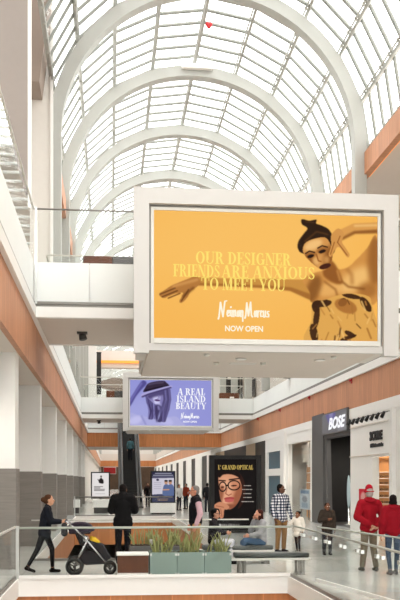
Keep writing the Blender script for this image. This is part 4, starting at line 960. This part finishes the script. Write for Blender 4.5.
# far shoppers
far = [('distant shopper in a white top and dark trousers beside the digital kiosk', (4.4, 57.5, 0), 30, 1.66, (216, 214, 212), (50, 50, 56), (40, 28, 22)),
       ('distant shopper in a rust red top behind the one in white', (5.1, 60.5, 0), -40, 1.70, (150, 62, 44), (44, 44, 50), (30, 22, 20)),
       ('distant shopper in black standing beyond the man in the vest', (5.9, 54.5, 0), 150, 1.76, (36, 36, 40), (40, 40, 46), (26, 20, 18)),
       ('distant shopper in dark clothes left of the digital kiosk', (2.75, 66.0, 0), 10, 1.72, (52, 44, 44), (40, 40, 44), (30, 24, 22)),
       ('distant shopper in a maroon coat further left of the digital kiosk', (3.1, 74.0, 0), 200, 1.7, (84, 44, 42), (36, 36, 40), (40, 30, 26))]
for lb, lc, an, hh, tp, bt, hr in far:
    person(lb, lc, R(an), hh, None, tp, bt, tone=(190, 140, 114), hair=hr, vox=.016, group='distant shoppers')

# ------------------------------------------------------------------ planters, benches
def blades(mb, x0, x1, y0, y1, z, n, hmin, hmax, rg):
    for i in range(n):
        x, y = rg.uniform(x0, x1), rg.uniform(y0, y1); h = rg.uniform(hmin, hmax); lx, ly = rg.uniform(-.14, .14), rg.uniform(-.1, .06); an = rg.uniform(0, math.pi); w = rg.uniform(.018, .034)
        c, s_ = math.cos(an), math.sin(an); vs, fs = [], []
        for q in range(7):
            t = q / 6; ww = w * (.75 + .6 * t - 1.32 * t ** 3); px, py, pz = x + lx * t ** 1.6, y + ly * t ** 1.6, z + h * t
            for k_ in (-1, 0, 1): vs.append((px + c * ww * k_ - s_ * (.008 if k_ == 0 else 0), py + s_ * ww * k_ + c * (.008 if k_ == 0 else 0), pz))
            for k_ in (1, 0, -1): vs.append((px + c * ww * k_ * .9 + s_ * .006, py + s_ * ww * k_ * .9 - c * .006, pz))
        for q in range(6):
            for k_ in range(6): a = q * 6 + k_; b_ = q * 6 + (k_ + 1) % 6; fs.append((a, b_, b_ + 6, a + 6))
        fs.append(tuple(range(36, 42))); mb.add(vs, fs, 0, True)
rg = random.Random(11)
PL = 'frosted glass planters along the front balustrade'
for i, lb in enumerate(('green glass planter of snake plants beside the wood-clad block', 'green glass planter of snake plants between two matching planters', 'green glass planter of snake plants beside the grey bench')):
    xa = .80 + i * .555; ya, yb = 18.14, 18.68
    t = thing('planter', lb, 'planter', (xa + .27, 18.41, 0), 0, PL)
    b = MB(); b.bbox(xa + .015, xa + .53, ya + .015, yb - .015, .04, .44, .01); b.build('inner_box', M['ivory'], t, True)
    for (q0, q1, y0, y1) in ((xa, xa + .545, ya, ya + .012), (xa, xa + .545, yb - .012, yb), (xa, xa + .012, ya + .012, yb - .012), (xa + .533, xa + .545, ya + .012, yb - .012)):
        b = MB(); b.box(q0, q1, y0, y1, .03, .49); b.build('glass_side', M['pglass'], t, True)
    for px in (xa + .02, xa + .525):
        for z in (.05, .44): b = MB(); b.box(px - .018, px + .018, ya - .012, ya + .02, z - .02, z + .025); b.build('clip', M['steel'], t, True)
    b = MB(); b.box(xa + .02, xa + .525, ya + .02, yb - .02, 0, .035); b.build('plinth', M['dark'], t, True)
    b = MB(); b.box(xa + .02, xa + .525, ya + .02, yb - .02, .44, .465); b.build('soil', M['soil'], t, True)
    b = MB(); blades(b, xa + .08, xa + .47, ya + .1, yb - .1, .45, 22, .22, .46, rg); b.build('foliage', M['leaf'], t, True)
for i, (xa, xb, lb) in enumerate(((.42, 1.18, 'slate grey planter of spiky plants behind the person in black'), (1.2, 1.62, 'slate grey planter of spiky plants behind the glass planters'))):
    t = thing('planter', lb, 'planter', ((xa + xb) / 2, 20.0, 0), 0, 'slate grey planters on the bridge')
    b = MB(); b.bbox(xa, xb, 19.75, 20.25, 0, .5, .015); b.build('box', M['grey'], t, True)
    b = MB(); b.box(xa + .03, xb - .03, 19.78, 20.22, .5, .52); b.build('soil', M['soil'], t, True)
    b = MB(); blades(b, xa + .08, xb - .08, 19.84, 20.16, .51, 24, .2, .42, rg); b.build('foliage', M['leaf'], t, True)
t = tag(MB().lathe([(.03, 0), (.042, .1), (.044, .1), (.044, .108), (.02, .112)], (0, 0, 0), 14).build('paper_cup', M['white']), 'white paper cup left on the slate grey planter', 'cup'); t.location = (.9, 19.86, .526)
t = thing('wood_block', 'dark wood-clad block with a white top beside the glass planters', 'planter block', (.46, 18.4, 0))
b = MB(); b.box(.15, .77, 18.16, 18.66, .08, .43); b.build('cladding', M['woodD'], t, True)
b = MB(); b.bbox(.13, .785, 18.14, 18.68, .43, .47, .008); b.build('top', M['white'], t, True)
b = MB(); b.box(.15, .77, 18.17, 18.65, 0, .08); b.build('base', M['white'], t, True)
def bench(label, x0, x1, y0, y1, z, loc):
    t = thing('bench', label, 'bench', loc, 0, 'grey benches on the bridge')
    b = MB()
    b.sweep([(x0 + .06, y0 + .06, z - .05), (x1 - .06, y0 + .06, z - .05), (x1 - .06, y1 - .06, z - .05), (x0 + .06, y1 - .06, z - .05)], .05, 8, 0, True).bbox(x0 + .05, x1 - .05, y0 + .05, y1 - .05, z - .1, z, .02); b.build('seat_pad', M['pad'], t, True)
    b = MB(); b.box(x0 - .02, x1 - .02, y0 + .02, y1 - .02, z - .15, z - .105); b.build('rail_frame', M['rail'], t, True)
    for lx in (x0 + .2, x1 - .2):
        b = MB()
        for q in (-.05, .05): b.box(lx + q - .022, lx + q + .022, y0 + .06, y0 + .1, .03, z - .15).box(lx + q - .022, lx + q + .022, y1 - .1, y1 - .06, .03, z - .15)
        b.box(lx - .072, lx + .072, y0 + .04, y1 - .04, 0, .03); b.build('leg', M['strip'], t, True)
    return t
bench('long grey padded bench behind the front glass balustrade', 2.5, 4.12, 18.16, 18.62, .455, (3.3, 18.4, 0))
bench('grey padded bench that the pair is sitting on', 2.1, 3.82, 20.62, 21.12, .43, (3.0, 20.87, 0))

# ------------------------------------------------------------------ stroller
t = thing('stroller', 'black stroller with a plum hood and silver frame pushed by the woman', 'stroller', (-.3, 18.75, 0))
def wheel(x, y, r_, w):
    b = MB(); b.sweep([(x + math.cos(a) * (r_ - w / 2), y, r_ + math.sin(a) * (r_ - w / 2)) for a in np.linspace(0, 2 * math.pi, 29)[:-1]], w / 2, 8, 0, True)
    o = b.build('wheel', M['rubber'], t, True)
    c = MB(); c.sweep([(x + math.cos(a) * (r_ - w), y, r_ + math.sin(a) * (r_ - w)) for a in np.linspace(0, 2 * math.pi, 25)[:-1]], .012, 6, 0, True)
    c.tube((x, y - .03, r_), (x, y + .03, r_), .035, n=10)
    for a in range(3): an = R(a * 120 + 30); c.tube((x, y, r_), (x + math.cos(an) * (r_ - w), y, r_ + math.sin(an) * (r_ - w)), .014, n=6)
    c.build('hub', M['dark'], o, True)
for y in (18.5, 19.02): wheel(-.72, y, .185, .07)
for y in (18.6, 18.9): wheel(.0, y, .135, .05)
b = MB()
for y in (18.54, 18.98):
    b.tube((-.72, y, .2), (-.46, y, .72), .02); b.tube((.0, y + (.08 if y < 18.7 else -.08), .16), (-.55, y, .8), .022); b.tube((-.55, y, .8), (-.78, y, 1.02), .02)
    b.sweep([(-.78, y, 1.02), (-.86, y, 1.08), (-.9, y, 1.11)], .018)
b.tube((-.72, 18.5, .185), (-.72, 19.02, .185), .015); b.tube((0, 18.6, .135), (0, 18.9, .135), .015)
b.build('frame', M['chrome'], t, True)
b = MB(); b.tube((-.9, 18.54, 1.11), (-.9, 18.98, 1.11), .024); b.build('handlebar', M['rubber'], t, True)
b = MB()
for q in (18.56, 18.94): b.ball((-.5, q, .74), (.06, .03, .06), 12)
b.build('hinge', M['chrome'], t, True)
g = MB(); n_ = 12
sd = [(-.62, .62), (-.8, 1.04), (-.7, 1.08), (-.5, .74), (-.14, .62), (.02, .34), (-.06, .3), (-.24, .46)]
g.prism(sd, XZ, 18.58, 18.94); me = remesh(g, 'seat', .018, 4); link('seat', me, M['fabric'], t).location = -wloc(t)
g = MB(); hs_ = []
for k_ in range(9):
    a = R(10 + 20 * k_); hs_.append((a,))
for k_ in range(8):
    g.cap((-.62 + .3 * math.cos(R(20 + 18 * k_)), 18.57, .86 + .2 * math.sin(R(20 + 18 * k_))), (-.62 + .3 * math.cos(R(20 + 18 * k_)), 18.95, .86 + .2 * math.sin(R(20 + 18 * k_))), .03, .03, 8)
for y in (18.57, 18.95): g.sweep([(-.62, y, .84)] + [(-.62 + .3 * math.cos(R(20 + 18 * k_)), y, .86 + .2 * math.sin(R(20 + 18 * k_))) for k_ in range(8)], .03, 6)
g.box(-.84, -.4, 18.58, 18.94, .84, 1.04)
me = remesh(g, 'hood', .016, 5); link('hood', me, M['purple'], t).location = -wloc(t)
g = MB(); g.prism([(-.64, .34), (-.5, .2), (-.1, .22), (.02, .38), (-.1, .44), (-.5, .5)], XZ, 18.6, 18.92); me = remesh(g, 'basket', .018, 4); link('basket', me, M['fabric'], t).location = -wloc(t)
g = MB(); g.cap((-.93, 18.62, 1.02), (-.93, 18.62, .86), .06, .07); g.tube((-.9, 18.62, 1.1), (-.93, 18.62, 1.04), .008); g.build('cup_pouch', M['fabric'], t, True)
g = MB(); g.cap((-.36, 18.66, .72), (-.26, 18.68, .68), .05, .045); g.cap((-.32, 18.7, .74), (-.24, 18.8, .66), .042, .04); g.ball((-.38, 18.74, .75), .045)
o = tag(link('cloth_bundle', remesh(g, 'cloth_bundle', .012, 3), M['yellow']), 'yellow knitted bundle lying on the stroller seat', 'blanket')

# ------------------------------------------------------------------ escalator
t = thing('escalator', 'dark escalator rising beyond the far bridge under the blue billboard', 'escalator', (1.5, 63.4, 0))
y0, run, rise = 63.6, 12.4, 7.3; n_ = 36
b = MB()
for i in range(n_): b.box(.98, 1.95, y0 + run * i / n_, y0 + run * (i + 1) / n_ + .02, rise * i / n_ - .25, rise * (i + 1) / n_)
b.build('steps', M['steps'], t, True)
for xa, xb, mm in ((.62, .96, 'strip'), (1.97, 2.32, 'strip')):
    b = MB(); YZ = lambda u, v, d: (d, u, v)
    b.prism([(y0 - .9, 0), (y0 + .3, 0), (y0 + run, rise - .5), (y0 + run, rise), (y0, .12), (y0 - .9, .12)], YZ, xa, xb); b.build('skirt', M['grey'], t, True)
    xm = (xa + xb) / 2
    b = MB(); b.prism([(y0 - .9, .12), (y0, .12), (y0 + run, rise), (y0 + run, rise + .9), (y0, 1.0), (y0 - .7, .98), (y0 - .95, .6)], YZ, xm - .06, xm + .06); b.build('balustrade', M[mm], t, True)
    b = MB(); b.sweep([(xm, y0 - .92, .45), (xm, y0 - .98, .7), (xm, y0 - .75, 1.0), (xm, y0, 1.03), (xm, y0 + run, rise + .93)], .055, 8); b.build('handrail', M['rubber'], t, True)
person('person in a teal top riding up the escalator', (1.55, 69.3, rise * 17 / 36), R(175), 1.72, None, (70, 104, 112), (34, 34, 40), tone=(190, 140, 114), hair=(30, 22, 20), vox=.016)

# ------------------------------------------------------------------ right-hand shops: signs and displays
RW = lambda u, v, d: (d, -u, v)
t = thing('shop_sign', 'lit purple and grey shop sign over the dark storefront', 'shop sign', (9.36, 36.9, 3.98))
P = Paint((0, 0, 82, 20), 164, 44, (112, 110, 112))
P.poly([(12, -3), (46, -3), (44, 8), (34, 13), (22, 8)], (104, 98, 148), 3); P.poly([(24, -4), (40, -4), (37, 4), (28, 4)], (140, 136, 180), 3); P.poly([(56, 10), (90, 4), (90, 24), (60, 24)], (134, 132, 136), 4)
b = MB(); b.box(9.3, 9.39, 34.78, 38.98, 3.9, 4.82); b.build('box', M['grey'], t, True)
P.build('panel', lambda u, v: (9.295, 38.9 - u * 4.05, 4.76 - v * .8), M['print'], t)
letter('lettering', font_polys('BOSE', .28, .035), (-37.7, -34.95, 4.08, 4.58), RW, 9.28, 9.293, M['inkb'], t)
t = thing('shop_sign', 'black block letter sign on the white storefront', 'shop sign', (9.41, 31.2, 3.1))
letter('lettering', font_polys('3CURE', 0, .06), (-31.95, -30.45, 3.36, 3.70), RW, 9.38, 9.418, M['black'], t)
b = MB(); yy = 31.92
rg = random.Random(5)
while yy > 30.45: w_ = rg.uniform(.08, .15); b.box(9.395, 9.418, yy - w_, yy, 3.12, 3.12 + rg.uniform(.1, .15)); yy -= w_ + .025
b.build('small_lettering', M['black'], t, True)
for i in range(8):
    y = 33.5 - i * .615
    t = thing('spotlight', 'black spotlight in the row above the white storefront', 'spotlight', (9.4, y, 4.25), 0, 'black spotlights above the white storefront')
    b = MB(); b.tube((9.4, y, 4.27), (9.06, y, 4.22), .01, n=6); b.build('arm', M['black'], t, True)
    b = MB(); b.tube((9.08, y + .02, 4.2), (8.98, y - .03, 4.04), .055, .066, 12); b.tube((9.1, y + .03, 4.23), (9.08, y + .02, 4.2), .035, .055, 12); b.build('head', M['black'], t, True)
t = thing('display_cabinet', 'honey wood eyewear cabinet glowing inside the white storefront', 'display cabinet', (10.7, 34.5, 0))
b = MB(); b.box(10.35, 11.45, 34.55, 34.68, 0, 3.4); b.build('back_panel', M['warm'], t, True)
b = MB(); b.box(10.35, 10.45, 34.3, 34.55, 0, 2.9).box(11.35, 11.45, 34.3, 34.55, 0, 2.9).box(10.45, 11.35, 34.3, 34.55, 2.8, 2.9).box(10.45, 11.35, 34.3, 34.55, 0, .7); b.build('carcass', M['warm'], t, True)
for z in (1.0, 1.25, 1.5, 1.75, 2.0, 2.25): b = MB(); b.box(10.45, 11.35, 34.4, 34.55, z, z + .02); b.build('shelf', M['ivory'], t, True)
EG = 'eyeglasses on the cabinet shelves'; proto = None
for z in (1.02, 1.27, 1.52, 1.77, 2.02):
    for x in (10.56, 10.78, 11.0, 11.2):
        if proto is None:
            b = MB()
            for q in (-.045, .045): b.sweep([(q + math.cos(a) * .04, 0, .06 + math.sin(a) * .034) for a in np.linspace(0, 2 * math.pi, 13)[:-1]], .012, 6, 0, True); b.tube((q * 2, 0, .07), (q * 2, .1, .06), .008, n=6)
            proto = tag(b.build('eyeglasses', M['black']), 'pair of black glasses on the honey wood cabinet', 'glasses', EG); proto.location = (x, 34.42, z)
        else: o = proto.copy(); scn.collection.objects.link(o); o.location = (x, 34.42, z)
lamp('downlight', 'warm downlight above the honey wood cabinet', 10.7, 33.4, SOF - .03, 120, col=(1, .8, .58))
t = thing('wall_poster', 'red and pink poster beside the white shop doorway', 'poster', (9.41, 32.6, 1.0))
P = Paint((0, 0, 20, 16), 40, 32, (206, 44, 58)); P.ell((7, 8), (4, 5), (236, 172, 170), 10, 1.5); P.ell((15, 9), (3, 4), (228, 130, 136), 0, 1.5)
P.build('print', lambda u, v: (9.375, 33.3 - u * 1.6, 1.62 - v * .62), M['matte'], t); b = MB(); b.box(9.38, 9.418, 31.7, 33.3, 1.0, 1.62); b.build('board', M['white'], t, True)
t = thing('standing_mirror', 'pale oval standing mirror inside the dark store', 'mirror', (10.3, 38.2, 0))
b = MB(); b.ball((10.3, 38.2, 1.45), (.06, .22, .72), 16); b.build('mirror_face', mat('pale blue mirror', (186, 204, 206), .2, vary=.05, emit=.25), t, True)  # face given a faint painted glow, though it is no lamp
b = MB(); b.lathe([(.2, 0), (.2, .03), (.03, .05), (.03, .75)], (10.3, 38.2, 0), 14); b.build('stand', M['steel'], t, True)
t = thing('window_poster', 'pale blue poster hanging in the shop window behind the checked man', 'poster', (9.62, 43.8, .5))
P = Paint((0, 0, 20, 30), 40, 60, (196, 204, 212)); P.poly([(2, 2), (18, 2), (18, 7), (2, 7)], (120, 146, 176), 1, 1, False); P.ell((10, 15), (5, 5), (146, 150, 160), 0, 1.5); P.poly([(4, 20), (16, 20), (16, 28), (4, 28)], (150, 166, 186), 2, 1, False)
P.build('print', lambda u, v: (9.6, 45.0 - u * 2.3, 1.5 - v * 1.0), M['matte'], t); b = MB(); b.box(9.61, 9.63, 43.0, 43.1, 0, .5).box(9.61, 9.63, 44.6, 44.7, 0, .5); b.build('foot', M['dark'], t, True); b = MB(); b.box(9.605, 9.63, 42.7, 45.0, .5, 1.5); b.build('board', M['white'], t, True)

# ------------------------------------------------------------------ upper-level details
for i, y in enumerate((34.4, 41.8, 49.2, 56.6)):
    t = thing('alarm_sounder', ['red alarm fixture under the right white ledge nearest the orange billboard', 'second red alarm fixture along the right white ledge', 'third red alarm fixture along the right white ledge', 'farthest red alarm fixture along the right white ledge'][i], 'alarm', (9.34, y, 5.9), 0, 'red alarm fixtures on the right fascia')
    b = MB(); b.box(9.37, 9.4, y - .06, y + .06, 5.72, 5.98); b.build('back_plate', M['red'], t, True); b = MB(); b.tube((9.37, y, 5.84), (9.3, y, 5.84), .05, .06, 10); b.build('horn', M['red'], t, True)
g = MB(); g.ball((-.06, 0, .02), (.09, .06, .1), 12); g.ball((.06, 0, .02), (.09, .06, .1), 12); g.ball((0, 0, -.06), (.09, .05, .11), 12)
t = thing('foil_balloon', 'red foil balloon caught under the skylight', 'balloon', (3.96, 36, 20.27))
link('balloon_body', remesh(g, 'balloon_body', .015, 2), M['red'], t); b = MB(); b.sweep([(0, 0, -.16), (.02, .02, -.4), (-.02, 0, -.6)], .004, 5); b.build('ribbon', M['red'], t)
t = thing('linear_light', 'long white linear light fixed to the second roof arch', 'light fixture', (3.8, 39.3, 20.0))
b = MB(); b.bbox(3.12, 4.5, 39.2, 39.44, 20.0, 20.2, .03); b.build('housing', M['white'], t, True); b = MB(); b.box(3.2, 4.42, 39.24, 39.4, 19.98, 20.0); b.build('lens', M['ivory'], t, True)
t = thing('bench', 'brown and charcoal bench standing on the near bridge', 'bench', (0, 26.2, FL3))
b = MB(); b.bbox(-.76, .06, 25.9, 26.5, FL3 + .72, FL3 + 1.06, .03); b.build('brown_cushion', M['woodD'], t, True); b = MB(); b.bbox(.06, .72, 25.9, 26.5, FL3 + .72, FL3 + 1.06, .03); b.build('charcoal_cushion', M['grey'], t, True)
b = MB(); b.box(-.74, .7, 25.95, 26.45, FL3, FL3 + .72); b.build('plinth', M['ivory'], t, True)
t = thing('bench', 'brown and black bench on the far bridge left of the blue billboard', 'bench', (.2, 62, FL3))
b = MB(); b.bbox(-.25, .3, 61.7, 62.3, FL3, 8.05, .03); b.build('brown_cushion', M['woodD'], t, True); b = MB(); b.bbox(.3, .95, 61.7, 62.3, FL3, 8.05, .03); b.build('black_cushion', M['dark'], t, True)
t = thing('counter', 'dark brown counter on the far bridge right of the blue billboard', 'counter', (8.3, 62, FL3))
b = MB(); b.bbox(7.55, 8.9, 61.8, 62.3, FL3, 7.98, .03); b.build('body', M['woodD'], t, True); b = MB(); b.box(8.25, 8.55, 61.78, 61.8, 7.6, 7.72); b.build('plate', M['white'], t, True)
t = thing('banner', 'tall dark hanging banner beside the white upper pillar', 'banner', (-1.0, 76.4, 9.2))
b = MB(); b.box(-1.12, -.74, 76.65, 76.7, 9.2, 12.7); b.build('cloth', M['storedark'], t, True); b = MB(); b.box(-1.145, -.72, 76.63, 76.73, 12.7, 12.78); b.build('rod', M['black'], t, True)
t = thing('upper_shopfront', 'dark shop display on the far upper level right of the blue billboard', 'shopfront', (10.8, 79.5, FL3))
b = MB(); b.box(9.9, 11.5, 79.4, 79.58, 9.6, 11.2); b.build('display_panel', M['storedark'], t, True); b = MB(); b.box(10.4, 11.3, 79.38, 79.4, 10.9, 11.5); b.build('white_board', M['white'], t, True)
b = MB(); b.box(11.6, 11.75, 79.3, 79.58, FL3 + .01, 11.3); b.build('dark_jamb', M['grey'], t, True); b = MB(); b.box(12.4, 12.9, 79.4, 79.58, 9.4, 11.2); b.build('poster_panel', M['grey'], t, True)
for x, y, lb in ((-.75, 24.6, 'small black lamp under the near bridge left of the orange billboard'), (-.75, 60.8, 'small black lamp under the far bridge')):
    t = thing('ceiling_spotlight', lb, 'ceiling lamp', (x, y, 5.96)); b = MB(); b.box(-.14, .14, -.1, .1, -.05, 0); b.build('bracket', M['dark'], t); b = MB(); b.tube((0, 0, -.05), (.03, -.04, -.2), .09, .11, 12); b.build('head', M['dark'], t)

for lb, xa, xb in (('low white counter beyond the far balustrade beside the left pillars', -2.75, -1.75), ('low white counter beyond the far balustrade under the poster stand', -1.0, -.05)):
    t = thing('counter', lb, 'counter', ((xa + xb) / 2, 53.2, 0), 0, 'low white counters'); b = MB(); b.bbox(xa, xb, 53.0, 53.5, .34, .8, .02); b.build('body', M['white'], t, True); b = MB(); b.box(xa + .06, xb - .06, 53.05, 53.45, 0, .34); b.build('plinth', M['dark'], t, True)
for x, y in ((3.1, 21.2), (5.0, 21.2)):
    lamp('downlight', 'recessed downlight in the underside of the orange billboard', x, y, 4.83, 300, group='downlights under the orange billboard')
for x in (-2.6, 4.4):
    for y in (8, 14, 26, 33, 40, 46):
        lamp('downlight', 'recessed downlight on the lower floor ceiling', x, y, -.37, 420, group='downlights over the lower floor')  # added lamps, brighten the lower floor so light bounces upward

t = thing('shop_sign', 'red shop sign at the far end of the mall above the poster stand', 'shop sign', (-.2, 191.8, 3.4)); b = MB(); b.bbox(-1.3, 1.2, 191.7, 191.95, 3.3, 4.6, .05); b.build('panel', M['red'], t, True); b = MB(); b.box(-1.4, 1.3, 191.95, 192, 3.2, 4.7); b.build('back_board', M['white'], t, True)

t = thing('display_shelf', 'brown display shelf in the shop window behind the checked man', 'shelf', (10.45, 44.4, 0)); b = MB(); b.box(10.3, 10.58, 42.0, 46.6, 0, 2.75); b.build('carcass', M['warm'], t, True)
for z in (.6, 1.2, 1.8, 2.3): b = MB(); b.box(10.2, 10.3, 42.0, 46.6, z, z + .04); b.build('shelf', M['ivory'], t, True)
